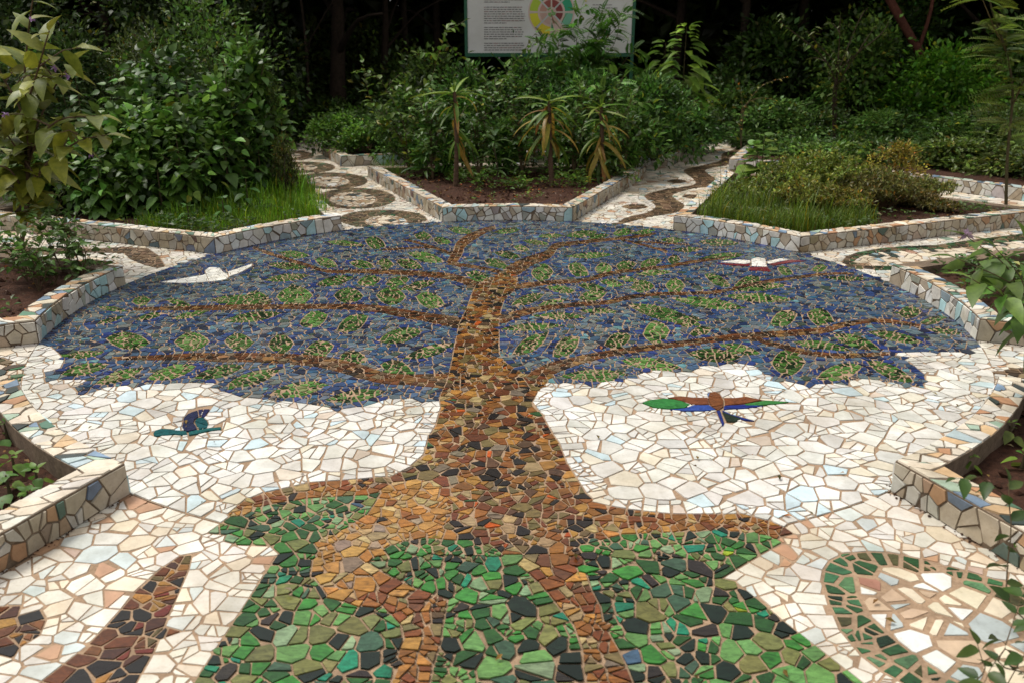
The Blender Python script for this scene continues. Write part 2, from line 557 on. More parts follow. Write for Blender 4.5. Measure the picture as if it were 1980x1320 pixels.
# soil in the planters (uneven, a little below the wall tops)
def soil_sheet(name, outline, z, kinds='structure', res=.13, bump=.03):
    lo, hi = outline.min(0), outline.max(0)
    nx, ny = int((hi[0] - lo[0]) / res) + 2, int((hi[1] - lo[1]) / res) + 2
    gx, gy = np.meshgrid(np.linspace(lo[0] - res, hi[0] + res, nx), np.linspace(lo[1] - res, hi[1] + res, ny))
    P = np.stack([gx.ravel(), gy.ravel()], 1)
    keep = inside(P, outline)
    zz = z + bump * (np.sin(P[:, 0] * 3.1 + P[:, 1]) * np.cos(P[:, 1] * 2.7)) * .5 + nr.normal(0, bump * .3, len(P))
    v = np.concatenate([P, zz[:, None]], 1)
    fs = []
    for j in range(ny - 1):
        for i in range(nx - 1):
            q = (j * nx + i, j * nx + i + 1, (j + 1) * nx + i + 1, (j + 1) * nx + i)
            if all(keep[k] for k in q): fs.append(q)
    ids = sorted({k for q in fs for k in q}); mp = {k: i for i, k in enumerate(ids)}
    g = Geo(); g.add(v[ids], [tuple(mp[k] for k in q) for q in fs])
    return g.build(name, M_SOIL, None, kinds, True)

for k in BEDS:
    soil_sheet('bed_soil', inset_poly(bed_outer[k], .03), .045 if k in (225, 315) else .095)
for k in OUTER:
    soil_sheet('bed_soil', inset_poly(out_loop[k], .03), .11)

# ------------------------------------------------------------------ drawing of the tree, traced on the ground
trunk_px = [(405, 1027), (439, 995), (474, 966), (531, 948), (601, 933), (700, 926), (760, 920), (792, 903), (820, 878), (827, 849), (842, 824), (852, 789), (849, 768),
 (863, 740), (873, 701), (880, 662), (888, 626), (902, 598), (912, 570), (920, 552), (940, 540), (962, 535), (987, 524), (1000, 530), (998, 552), (994, 563), (976, 580), (969, 598),
 (965, 626), (965, 683), (976, 700), (1011, 722), (1061, 729), (1059, 738), (1040, 757), (1029, 778), (1047, 800), (1071, 842), (1079, 853), (1096, 895), (1135, 956), (1156, 973), (1206, 984),
 (1301, 994), (1436, 994), (1492, 1009), (1540, 1030), (1500, 1038), (1436, 1028), (1372, 1026), (1280, 1030), (1206, 1033), (1133, 1051), (1128, 1093), (1142, 1136), (1160, 1171), (1167, 1207),
 (1192, 1249), (1213, 1291), (1240, 1360), (1300, 1480), (1190, 1480), (1140, 1360), (1128, 1295), (1125, 1253), (1110, 1210), (1079, 1171), (1047, 1132), (1022, 1108), (994, 1086), (960, 1062),
 (909, 1044), (870, 1044), (817, 1040), (767, 1051), (728, 1072), (712, 1088), (746, 1108), (799, 1136), (866, 1157), (859, 1193), (852, 1242), (838, 1285), (831, 1320), (815, 1480), (700, 1480),
 (757, 1320), (762, 1295), (771, 1260), (781, 1235), (774, 1207), (746, 1178), (686, 1171), (658, 1161), (636, 1157), (619, 1132), (601, 1108), (605, 1079), (622, 1058), (640, 1040), (661, 1026),
 (711, 994), (735, 957), (672, 959), (601, 963), (531, 973), (495, 984), (442, 1012), (417, 1033)]
TRUNK = G(trunk_px)
grass_px = [(410, 1028), (474, 975), (531, 958), (601, 943), (700, 940), (1000, 1000), (1206, 1010), (1436, 1010), (1536, 1030), (1510, 1051), (1471, 1072), (1407, 1111), (1506, 1193), (1655, 1309), (1900, 1505),
 (256, 1505), (382, 1309), (538, 1069), (523, 1055), (460, 1053), (435, 1046)]
GRASS = G(grass_px)
blue_low = [(106, 734), (163, 734), (152, 755), (184, 757), (212, 748), (248, 745), (301, 743), (347, 740), (412, 741), (424, 754), (467, 768), (531, 773), (601, 782), (637, 788), (675, 789), (711, 784), (746, 773),
 (789, 770), (824, 771), (849, 784), (900, 790), (1000, 770), (1040, 752), (1059, 738), (1100, 741), (1153, 741), (1206, 734), (1241, 722), (1273, 717), (1333, 720), (1361, 708), (1421, 702), (1457, 708), (1478, 722),
 (1506, 734), (1545, 743), (1598, 743), (1662, 732), (1704, 736), (1740, 741), (1775, 748), (1789, 740), (1789, 725), (1768, 708), (1743, 692), (1722, 683), (1775, 681), (1867, 681)]
blue_left = [(80, 662), (95, 668), (113, 683), (125, 697), (117, 715)]
BLUE = np.concatenate([G(blue_low), circ(-13, 192.5), G(blue_left)])

branches_px = [  # centre line and half thickness in photograph pixels
 ([(890, 738, 17), (800, 735, 11), (741, 731, 11), (693, 717, 13), (614, 699, 11), (500, 692, 9), (430, 692, 9), (373, 690, 7), (300, 692, 5), (225, 693, 3)]),
 ([(900, 628, 13), (840, 617, 9), (784, 608, 8), (727, 598, 7), (636, 594, 5), (500, 595, 5), (421, 596, 5), (307, 598, 3.5), (258, 600, 2)]),
 ([(935, 556, 11), (920, 553, 8), (875, 537, 6), (795, 529, 5), (705, 526, 4), (636, 526, 3.2), (598, 515, 3), (545, 499, 3), (490, 480, 2.5)]),
 ([(990, 534, 5), (940, 521, 3), (873, 511, 3.5)]),
 ([(870, 512, 8), (885, 490, 9), (893, 472, 9), (930, 450, 6), (957, 440, 4)]),
 ([(872, 491, 3), (830, 477, 2.5), (795, 467, 2.2), (782, 465, 2)]),
 ([(835, 478, 2), (790, 481, 2), (741, 484, 2)]),
 ([(955, 575, 14), (968, 545, 14), (992, 525, 13), (1020, 508, 10), (1059, 493, 8), (1075, 477, 6), (1105, 472, 4), (1168, 465, 3), (1230, 459, 2.5), (1268, 452, 2)]),
 ([(1195, 462, 2), (1240, 474, 2), (1290, 487, 2)]),
 ([(1229, 468, 1.6), (1280, 471, 1.6), (1332, 474, 1.6)]),
 ([(985, 557, 6), (1059, 548, 4.5), (1127, 543, 4), (1161, 535, 4), (1195, 527, 3.5), (1286, 517, 3), (1309, 513, 3), (1350, 506, 2.6), (1400, 500, 2)]),
 ([(962, 621, 9), (1027, 602, 6), (1105, 591, 4.5), (1173, 586, 4), (1218, 576, 4), (1264, 570, 3.4), (1350, 568, 3.2), (1396, 564, 3), (1468, 548, 3), (1531, 539, 2.8), (1598, 531, 2.4), (1650, 530, 1.8)]),
 ([(1020, 742, 16), (1059, 716, 12), (1127, 695, 8), (1195, 681, 6), (1264, 672, 5.5), (1350, 661, 5.5), (1416, 653, 6), (1503, 647, 6), (1589, 640, 6), (1632, 629, 5), (1690, 621, 4), (1747, 626, 4), (1779, 632, 3)]),
 ([(1450, 652, 4), (1517, 672, 5), (1589, 686, 5), (1641, 688, 4.5), (1718, 684, 3)]),
]
def stroke(pts):
    p = np.array(pts, float)
    c = bez(p, 4 * (len(p) - 1) + 1)
    t = np.gradient(c[:, :2], axis=0); t /= np.linalg.norm(t, axis=1)[:, None]
    n = np.stack([-t[:, 1], t[:, 0]], 1)
    return G(np.concatenate([c[:, :2] + n * c[:, 2:], (c[:, :2] - n * c[:, 2:])[::-1]]))
BRANCH = [stroke(b) for b in branches_px]

leaves_px = [
 (255,584,291,581,8),(321,580,371,593,5),(407,581,525,582,9),(191,595,246,602,4),(187,627,239,613,4),(262,620,316,606,5),(332,618,405,601,5),(432,622,545,606,8),(205,655,290,664,14),(337,662,405,660,15),
 (434,660,490,664,14),(125,690,200,682,6),(118,724,210,705,9),(184,743,276,713,9),(284,733,380,708,11),(375,731,473,707,10),(436,747,540,717,11),(520,764,632,743,12),(630,774,745,757,10),(518,668,568,664,16),
 (588,683,646,668,13),(649,700,710,694,16),(731,660,817,640,12),(780,694,882,665,9),(736,705,798,720,13),(579,628,634,610,13),(651,640,712,612,13),(534,575,605,572,17),(645,572,703,573,13),(727,572,785,575,15),
 (804,574,860,590,13),(611,552,682,537,8),(690,548,737,540,9),(745,551,792,540,8),(770,561,844,545,7),(675,508,725,517,7),(727,510,762,513,9),(767,506,816,518,9),(788,490,860,507,8),(706,465,746,477,10),
 (609,503,652,515,8),(516,512,596,519,6),(538,490,600,496,6),(632,468,705,475,5),(801,456,835,459,7),(836,463,873,470,6),(866,443,914,450,6),(510,543,600,533,6),(470,573,525,585,12),(900,529,950,541,8),
 (936,504,984,518,8),(956,489,1007,499,6),(955,450,1006,445,5),(1009,466,1063,473,4),(993,478,1023,484,5),(1040,458,1090,456,4),(1093,457,1155,450,6),(1135,462,1178,455,5),(1184,453,1226,447,6),(1223,452,1268,446,4),
 (1277,465,1325,466,5),(1300,484,1352,485,4),(1095,497,1187,493,5),(1027,529,1070,526,15),(1098,513,1138,533,11),(1150,521,1184,520,10),(1189,517,1230,511,8),(1236,514,1280,504,7),(1291,503,1316,503,8),(1230,531,1300,526,5),
 (1054,556,1114,565,6),(1116,551,1173,561,6),(1160,545,1205,552,6),(1193,538,1236,544,5),(989,590,1052,570,8),(1034,597,1091,579,6),(1118,578,1173,567,9),(1218,556,1266,554,10),(1286,552,1325,554,12),(1032,612,1130,613,6),
 (1118,601,1193,603,5),(968,637,1089,630,6),(991,686,1059,647,12),(1069,690,1120,652,14),(1168,668,1220,650,12),(1243,647,1295,640,19),(1214,590,1352,626,11),(1200,697,1316,711,10),(1330,684,1432,691,11),(1085,728,1215,724,10),
 (1392,668,1471,684,8),(1491,702,1557,699,22),(1578,732,1667,708,13),(1675,698,1768,739,11),(1534,662,1644,677,8),(1612,648,1701,675,10),(1678,642,1785,663,8),(1490,626,1541,607,13),(1560,606,1612,622,14),(1736,606,1782,603,10),
 (1775,628,1828,614,6),(1792,637,1862,646,5),(1333,647,1375,637,8),(1310,625,1353,621,10),(1362,531,1413,555,8),(1421,554,1471,537,9),(1412,561,1523,552,6),(1399,573,1535,581,7),(1298,577,1440,597,9),(1356,501,1440,493,6),
 (1320,484,1360,483,4),(1350,468,1430,472,6),(1503,519,1534,531,7),(1569,523,1600,517,6),(1595,538,1676,541,4)]
def lens(x0, y0, x1, y1, th, n=11):
    t = np.linspace(0, 1, n)
    ax = np.array([x1 - x0, y1 - y0], float); L = np.linalg.norm(ax); nn = np.array([-ax[1], ax[0]]) / L
    w = th * np.sin(np.pi * t) ** .75
    c = np.array([x0, y0]) + t[:, None] * ax
    return np.concatenate([c + nn * w[:, None], (c - nn * w[:, None])[1:-1][::-1]])
LEAVES = [G(lens(*l[:4], l[4] * 1.18)) for l in leaves_px]
MIDRIB = [G([(l[0], l[1]), (l[2], l[3])]) for l in leaves_px]

def DK(*p): return [(232 + x / 4.959, 754 + y / 4.959) for x, y in p]
def CB(*p): return [(1180 + x / 3.162, 716 + y / 3.162) for x, y in p]
# birds: (part, colour, outline in the photograph)
birds = [
 ('flying white bird mosaic with spread wings on the blue sky tiles', [
  ('wing', (.72, .71, .66), [(310, 547), (345, 541), (391, 534), (398, 531), (404, 543), (405, 546), (380, 548), (348, 549)]),
  ('body', (.74, .73, .68), [(398, 531), (396, 525), (403, 519), (410, 518), (426, 520), (432, 528), (440, 530), (442, 538), (436, 542), (405, 546)]),
  ('wing', (.76, .74, .69), [(440, 527), (453, 523), (489, 511), (487, 516), (464, 529), (443, 536)])]),
 ('white bird mosaic with maroon wing edges and maroon tail', [
  ('wing', (.74, .72, .67), [(1392, 508), (1425, 504), (1451, 505), (1451, 510), (1440, 512)]),
  ('wing_edge', (.16, .022, .03), [(1385, 510), (1440, 512.5), (1451, 511), (1449, 516), (1408, 514)]),
  ('body', (.76, .74, .7), [(1453, 516), (1452, 503), (1464, 499), (1480, 502), (1483, 517)]),
  ('tail', (.15, .02, .026), [(1450, 517.5), (1484, 518), (1492, 527), (1447, 524)]),
  ('wing', (.74, .72, .67), [(1482, 507), (1508, 501.5), (1528, 503), (1486, 512)]),
  ('wing_edge', (.17, .03, .035), [(1486, 513), (1529, 504), (1560, 506), (1530, 509), (1497, 515)])]),
 ('small teal duck mosaic with a raised navy wing on white tiles', [
  ('neck', (.004, .075, .080), DK((318, 420), (340, 395), (400, 378), (480, 382), (560, 395), (640, 400), (650, 435), (600, 438), (520, 430), (440, 437), (350, 450), (322, 440))),
  ('tail', (.006, .095, .095), DK((655, 408), (740, 390), (850, 372), (975, 360), (970, 385), (850, 398), (750, 425), (660, 440))),
  ('wing', (.014, .018, .055), DK((615, 395), (595, 365), (605, 320), (610, 275), (650, 235), (700, 212), (745, 200), (755, 260), (720, 285), (705, 320), (735, 360), (740, 385), (650, 405))),
  ('wing_tip', (.012, .014, .07), DK((750, 198), (800, 190), (772, 255), (760, 262))),
  ('wing_tip', (.012, .014, .075), DK((807, 190), (865, 190), (838, 225), (815, 270), (778, 262))),
  ('body', (.004, .065, .075), DK((715, 310), (740, 275), (790, 265), (840, 300), (850, 340), (835, 370), (760, 380), (735, 350)))]),
 ('large bird mosaic with green, brown and blue wings and forked tail', [
  ('wing_tip', (.03, .17, .04), CB((195, 203), (240, 185), (330, 175), (380, 180), (430, 190), (490, 212), (455, 233), (360, 240), (270, 232))),
  ('wing', (.16, .05, .02), CB((345, 172), (430, 162), (520, 172), (597, 170), (605, 213), (500, 213), (430, 189), (385, 177))),
  ('wing_edge', (.025, .06, .26), CB((360, 243), (455, 236), (510, 217), (605, 217), (645, 245), (560, 252), (450, 252))),
  ('body', (.15, .052, .018), CB((597, 170), (605, 140), (640, 135), (670, 150), (692, 185), (692, 225), (660, 248), (625, 232), (605, 205))),
  ('head', (.10, .17, .34), CB((590, 152), (606, 135), (622, 140), (622, 160), (600, 165))),
  ('wing', (.17, .055, .02), CB((695, 172), (760, 172), (830, 165), (930, 187), (820, 206), (700, 217))),
  ('wing_tip', (.04, .18, .045), CB((820, 210), (950, 188), (1095, 196), (1020, 209), (900, 219), (830, 219))),
  ('wing_edge', (.015, .03, .20), CB((695, 221), (820, 213), (940, 221), (820, 236), (690, 244))),
  ('tail_feather', (.014, .026, .16), CB((648, 250), (672, 248), (695, 320), (697, 335), (686, 353), (672, 310))),
  ('tail_fan', (.012, .022, .012), CB((682, 258), (800, 298), (765, 318), (710, 318))),
  ('tail_feather', (.012, .025, .16), CB((680, 245), (740, 274), (885, 313), (830, 310), (740, 285), (690, 258)))]),
]
BIRDP = [(b, [G(p[2]) for p in parts]) for b, parts in birds]

# motifs on the radiating paths
def ell(cx, cy, rx, ry, n=40):
    t = np.linspace(0, 2 * math.pi, n, endpoint=False)
    return [(cx + rx * math.cos(a), cy + ry * math.sin(a)) for a in t]
M_LEAFB = G([(371, 1074), (340, 1079), (308, 1101), (269, 1136), (233, 1178), (198, 1217), (170, 1246), (131, 1277), (78, 1318), (20, 1370), (150, 1420), (230, 1370), (255, 1335), (301, 1253), (325, 1193), (350, 1136), (366, 1098)])
M_LEAFC = G([(-60, 1186), (0, 1172), (46, 1169), (81, 1181), (90, 1197), (76, 1228), (46, 1246), (0, 1260), (-50, 1280)])
M_RING = G([(1588, 1122), (1592, 1100), (1604, 1082), (1634, 1068), (1680, 1065), (1722, 1067), (1811, 1086), (1899, 1111), (1980, 1135), (2060, 1170), (2130, 1230), (2140, 1330), (2060, 1400), (1900, 1400), (1790, 1345), (1704, 1297), (1666, 1268), (1627, 1221), (1603, 1171)])
M_RINGI = G([(1655, 1118), (1664, 1103), (1694, 1090), (1765, 1094), (1811, 1109), (1860, 1130), (1925, 1154), (1985, 1180), (2050, 1228), (2070, 1300), (2010, 1350), (1930, 1350), (1832, 1308), (1775, 1271), (1722, 1229), (1683, 1193), (1660, 1150)])
M_OVR = G([(1627, 507), (1637, 496), (1660, 488), (1704, 480), (1760, 476), (1811, 474), (1881, 464), (1980, 452), (2060, 455), (2080, 475), (2040, 498), (1980, 508), (1900, 514), (1811, 520), (1704, 523), (1645, 518)])
M_OVRI = G([(1648, 506), (1665, 496), (1690, 489), (1760, 484), (1846, 481), (1930, 470), (2000, 464), (2040, 475), (2000, 492), (1900, 506), (1811, 512), (1720, 515), (1669, 514)])
M_LEFTL = G([(-60, 478), (0, 478), (100, 480), (178, 481), (239, 478), (285, 480), (307, 495), (321, 517), (310, 520), (280, 513), (253, 502), (239, 490), (178, 489), (80, 494), (-60, 492)])
M_LEFTE = G(lens(150, 512, 216, 507, 5))
M_LOWL = G([(-70, 690), (0, 690), (35, 700), (74, 714), (66, 723), (0, 746), (-70, 752)])
M_LOWLI = G([(-70, 699), (0, 699), (30, 706), (55, 714), (40, 722), (0, 736), (-70, 742)])
M_LOWR = G([(1920, 718), (1980, 710), (2045, 712), (2050, 728), (1980, 731)])
ovals = [((741, 424, 84, 18), (746, 428, 41, 11)), ((688, 384, 76, 20), (683, 386, 46, 14)), ((637, 350, 74, 16), (635, 351, 41, 10)), ((596, 324, 52, 11), (589, 324, 25, 6)), ((563, 301, 44, 10), (560, 301, 24, 5)), ((545, 283, 36, 6), (545, 283, 18, 3))]
OVO = [G(ell(*a)) for a, b in ovals]; OVI = [G(ell(*b)) for a, b in ovals]
def band(pts):
    p = np.array(pts, float); c = bez(p, 5 * (len(p) - 1) + 1)
    return G(np.concatenate([c[:, :2] - np.stack([c[:, 2], 0 * c[:, 2]], 1), (c[:, :2] + np.stack([c[:, 2], 0 * c[:, 2]], 1))[::-1]]))
RIVER = band([(1196, 434, 5), (1232, 421, 20), (1280, 411, 28), (1296, 399, 28), (1280, 386, 28), (1275, 377, 26), (1312, 366, 24), (1366, 358, 26), (1364, 348, 22), (1348, 336, 21), (1345, 328, 20), (1385, 319, 22), (1412, 311, 20), (1412, 303, 17), (1415, 296, 15), (1432, 289, 10)])
EYES = [G(lens(1201, 400, 1253, 400, 5)), G(lens(1289, 351, 1328, 351, 4)), G(lens(1318, 380, 1360, 381, 4)), G(lens(1405, 331, 1440, 330, 3))]

# ------------------------------------------------------------------ label every seed with the piece of the picture it belongs to
def classify(P):
    """0 white, 1 sky blue, 2 trunk, 3 grass, 100+ leaf, 300+ branch, -1 bird, -2 planter; outside: 10 path, 11.. motifs"""
    P = np.asarray(P)
    r = np.hypot(P[:, 0], P[:, 1])
    lab = np.zeros(len(P), int)
    ins = r < RC
    lab[~ins] = 10
    lab[ins & inside(P, BLUE)] = 1
    for k, poly in ((11, M_LEAFB), (12, M_LEAFC), (13, M_RING), (14, M_RINGI), (15, M_OVR), (16, M_OVRI), (17, M_LEFTL), (18, M_LEFTE), (19, M_LOWL), (20, M_LOWLI), (21, M_LOWR), (22, RIVER)):
        lab[(~ins) & inside(P, poly)] = k
    for i, q in enumerate(EYES): lab[(~ins) & inside(P, q)] = 23 + i
    for i in reversed(range(len(OVO))):
        lab[(~ins) & inside(P, OVO[i])] = 40 + i
        lab[(~ins) & inside(P, OVI[i])] = 60 + i
    lab[inside(P, GRASS)] = 3
    for i, q in enumerate(LEAVES): lab[ins & (lab == 1) & inside(P, q)] = 100 + i
    for i, q in enumerate(BRANCH): lab[ins & inside(P, q)] = 300 + i
    lab[inside(P, TRUNK)] = 2
    for b, parts in BIRDP:
        for q in parts: lab[inside(P, q)] = -1
    for k in BEDS: lab[inside(P, inset_poly(bed_outer[k], .06))] = -2
    for k in OUTER: lab[inside(P, inset_poly(out_loop[k], .06))] = -2
    return lab

def spec(l, r):
    """spacing, half joint, chance of a second cut"""
    if l == 0: return .150, .0042, 1.35
    if l == 1: return .062, .0036, .9
    if l == 2: return .072, .0032, 1.4
    if l == 3: return .056, .0039, 1.25
    if l == -1: return .1, .004, 0
    if l >= 300: return .058, .0032, 1.0
    if l >= 100: return .062, .0029, .8
    if l == 10: return (.086 if r < 5.4 else .12), .0036, 1.3
    if l in (11, 12): return .074, .0036, 1.3
    if l == 13: return .085, .008, .8
    if l == 14: return .13, .009, 1.0
    if l in (16, 20): return .16, .006, 1.0
    if l >= 60: return .14, .010, .9
    return .060, .005, .6

ps = Poisson()
seeds = []
E = lambda line, d, s, closed=True: edge_pairs(ps, line, d, s, seeds, closed)
def bird_edge(q, parts, d, s):
    L = np.concatenate([q, q[:1]]); seg = np.linalg.norm(np.diff(L, axis=0), axis=1); cum = np.concatenate([[0], np.cumsum(seg)])
    n = max(3, int(cum[-1] / s))
    for k in range(n):
        t = (k + .5) / n * cum[-1]; i = min(len(seg) - 1, max(0, int(np.searchsorted(cum, t) - 1)))
        dr = (L[i + 1] - L[i]) / (seg[i] + 1e-9); p = L[i] + dr * (t - cum[i]); nn = np.array([-dr[1], dr[0]])
        ab = np.array([p + nn * d, p - nn * d]); hit = [any(inside(x[None], z)[0] for z in parts) for x in ab]
        if hit[0] == hit[1]: continue
        o = ab[0] if hit[1] else ab[1]; m = ab[1] if hit[1] else ab[0]
        if ps.near(o[0], o[1], d * .9): continue
        seeds.append(tuple(o)); ps.put(*o); seeds.append(tuple(m)); late.append(m)
late = []
for b, parts in BIRDP:
    for q in parts: bird_edge(q, parts, .016, .06)
for m in late: ps.put(m[0], m[1])
E(circ(0, 360, RC, 160), .036, .11)
for q in (M_LEAFB, M_LEAFC): E(q, .03, .10)
E(M_RING, .03, .07); E(M_RINGI, .04, .11)
for q in (M_OVR, M_OVRI, M_LEFTL, M_LEFTE, M_LOWL, M_LOWLI, M_LOWR): E(q, .028, .08)
for q in OVO + OVI + [RIVER] + EYES: E(q, .03, .085)
E(TRUNK, .024, .072)
E(GRASS, .026, .075)
for q in BRANCH: E(q, .018, .055)
E(G(blue_low), .034, .10, False); E(G(blue_left), .034, .10, False)
for q, m in zip(LEAVES, MIDRIB):
    E(q, .019, .05); E(m, .018, .055, False)
n_edge = len(seeds)
# filling seeds
def fill(n, rmax, rmin=0.0, ymin=-4.75, amin=None):
    a = nr.uniform(0, 2 * math.pi, n); r = np.sqrt(nr.uniform(rmin ** 2, rmax ** 2, n))
    P = np.stack([r * np.cos(a), r * np.sin(a)], 1)
    P = P[P[:, 1] > ymin]
    P = P[np.abs(P[:, 0]) < 6.9]
    lab = classify(P)
    rr = np.hypot(P[:, 0], P[:, 1])
    for (x, y), l, q in zip(P.tolist(), lab.tolist(), rr.tolist()):
        if l < 0: continue
        s = spec(l, q)[0] * (.5 + (.95 if l < 2 or l == 10 else .7) * rnd.random() ** 1.2)
        if not ps.near(x, y, s): ps.put(x, y); seeds.append((x, y))
fill(40000, RC)
fill(20000, 6.0, RC)
fill(11000, 7.75, 6.0)
fill(7000, 11.6, 7.7, 4.5)
S = np.array(seeds)
LAB = classify(S)
RR = np.hypot(S[:, 0], S[:, 1])
SP = [spec(l, q) for l, q in zip(LAB.tolist(), RR.tolist())]
reach = np.array([min(.5, 3.6 * q[0] + .06) for q in SP])
gaps = np.array([q[1] * rnd.uniform(.75, 1.35) for q in SP])
for i_ in range(n_edge):
    if 100 <= LAB[i_] < 300: gaps[i_] = .0054
splits = np.array([q[2] for q in SP])
cells = shards(S, reach, gaps, splits, (LAB >= 0), .6)
print('seeds', len(S), 'edge', n_edge, 'cells', len(cells))

# ------------------------------------------------------------------ the floor's things
TREE = empty('tree_mosaic', (0, 0, 0), 'huge inlaid tree mosaic with brown trunk, side branches, green leaves and curling roots', 'tree mosaic')
LAWN = empty('lawn_mosaic', (0, -3.6, 0), 'green stained glass lawn mosaic between and around the tree roots', 'lawn mosaic')
near_l = Geo(); near_l.add([(-2.6, -4.9, -.002), (-.2, -4.9, -.002), (-.6, -3.23, -.002), (-1.75, -2.8, -.002)], [(0, 1, 2, 3)])
near_l = near_l.build('path', M_GROUT, None, 'structure')
near_r = Geo(); near_r.add([(.2, -4.9, -.002), (2.6, -4.9, -.002), (1.75, -2.8, -.002), (.6, -3.23, -.002)], [(0, 1, 2, 3)])
near_r = near_r.build('path', M_GROUT, None, 'structure')
MOT = {
 11: empty('leaf_mosaic', (-1.3, -3.6, 0), 'long pointed brown leaf mosaic on the cream path, the larger one', 'leaf mosaic', 'brown leaf shapes on the near path'),
 12: empty('leaf_mosaic', (-1.9, -3.5, 0), 'rounded brown leaf mosaic tip cut off by the left picture edge', 'leaf mosaic', 'brown leaf shapes on the near path'),
 13: empty('oval_mosaic', (1.7, -3.8, 0), 'big pale oval mosaic with mirror pieces and a thick green glass border', 'oval mosaic'),
 15: empty('oval_mosaic', (4.2, 1.6, 0), 'long pale oval mosaic with dark chips, below the wall of the tall grass planter', 'oval mosaic'),
 17: empty('leaf_mosaic', (-3.8, 1.7, 0), 'dark brown chip leaf mosaic on the far left path, below the shrub planter', 'leaf mosaic'),
 18: empty('eye_mosaic', (-3.9, 1.5, 0), 'slim brown lens mosaic beside the weeds at left', 'lens mosaic'),
 19: empty('oval_mosaic', (-3.2, -1.2, 0), 'green edged oval mosaic between the two left planters', 'oval mosaic'),
 21: empty('lens_mosaic', (3.2, -1.2, 0), 'small dark brown mosaic point at the right picture edge', 'lens mosaic'),
 22: empty('river_mosaic', (2.2, 5.5, 0), 'winding brown river mosaic on the white path behind, right of the dracaena planter', 'river mosaic'),
}
for i, t in enumerate(('brown lens mosaic under the first bend of the winding river', 'brown lens mosaic left of the second river bend', 'brown lens mosaic right of the river beside the grass planter', 'faint brown lens mosaic right of the last river bend')):
    c = EYES[i].mean(0); MOT[23 + i] = empty('lens_mosaic', (c[0], c[1], 0), t, 'lens mosaic', 'lens shapes beside the river')
onames = ('first oval mosaic of the chain, touching the blue circle', 'second oval mosaic of the chain, with dark chips in its centre', 'third oval mosaic of the chain, beside the soil planter corner', 'fourth oval mosaic of the chain, beside the herb planter wall', 'fifth oval mosaic of the chain, small and partly hidden by shrubs', 'last oval mosaic at the dark far end of the chain')
for i in range(6):
    c = OVO[i].mean(0); MOT[40 + i] = empty('oval_mosaic', (c[0], c[1], 0), onames[i], 'oval mosaic', 'chain of ovals along the back left path')

leafdark = [rnd.random() < .42 for _ in LEAVES]
leaftone = [rnd.uniform(.75, 1.25) for _ in LEAVES]
def near_edge(l, i): return i < n_edge
items = {}     # (parent key, part name, material) -> list of (size in pixels, polygon, colour, z)
for i, poly in cells:
    l = int(LAB[i]); z = .0045; m = M_CER
    if l == 0: key, col = ('plaza', 'white_tile'), P_WHITE()
    elif l == 1: key, col, m = ('plaza', 'blue_tile'), (P_BLUEE() if near_edge(l, i) and rnd.random() < .5 else P_BLUE()), M_SKYG
    elif l == 2:
        key, m = ('tree', 'trunk_tile'), M_GLASS
        sx, sy, sd = pix((S[i][0], S[i][1], 0))
        lr = sx < 880 and sy > 935 and not (sx < 730 and sy < 975)
        rr_ = sy > 1075 or sx > 1140 or (sx < 735 and sy < 1040)
        t_ = rnd.random()
        col = P_GOLD() if (lr and t_ < .92 and sy < 1150) else (P_ROOT() if (lr or rr_) and t_ < .93 else P_BARK())
    elif l == 3: key, col, m = ('lawn', 'green_tile'), P_GRASS(), M_GLASS
    elif l >= 300: key, col, m = ('tree', 'branch', l), P_BRANCH(), M_GLASS
    elif l >= 100:
        k = l - 100
        col = P_LEAFD() if leafdark[k] else P_LEAFL()
        col = tuple(q * leaftone[k] for q in col)
        key, m = ('tree', 'leaf', l), M_GLASS
    elif l == 10:
        z = 0.0
        x, y = S[i]
        if y < -2.4 and x < -.3: key, col = ('pl', 'path_tile'), P_PATH()
        elif y < -2.4 and x > .3: key, col = ('pr', 'path_tile'), P_PATH()
        else: key, col = ('pave', 'path_tile'), (P_PATH() if RR[i] < 5 else P_PATHFAR())
    else:
        z = .001; inner = False
        if l in (11, 12): col, m = P_BROWNLEAF(), M_GLASS
        elif l == 13: col, m = P_RINGG(), M_GLASS
        elif l == 14: col, inner = P_MIRROR(), True
        elif l in (15, 19): col = P_RINGG() if rnd.random() < .5 else P_OVAL()
        elif l in (16, 20): col, inner = P_OVALIN(), True
        elif 40 <= l < 60: col = P_OVAL()
        elif l >= 60: col, inner = P_OVALIN(), True
        else: col = P_CHIP()
        par = {14: 13, 16: 15, 20: 19}.get(l, l - 20 if l >= 60 else l)
        key = (par, 'centre_tile' if inner else ('border_tile' if par in (13, 15, 19) or par >= 40 else 'mosaic_tile'))
    cx = sum(p[0] for p in poly) / len(poly); cy = sum(p[1] for p in poly) / len(poly)
    qx, qy, d = pix((cx, cy, 0))
    a = area(poly) * FPX * FPX / d / d * (2.0 / d)
    if not (-30 < qx < 2010 and 0 < qy < 1345): a = -1
    items.setdefault((key, m.name), []).append((a, poly, col, z))

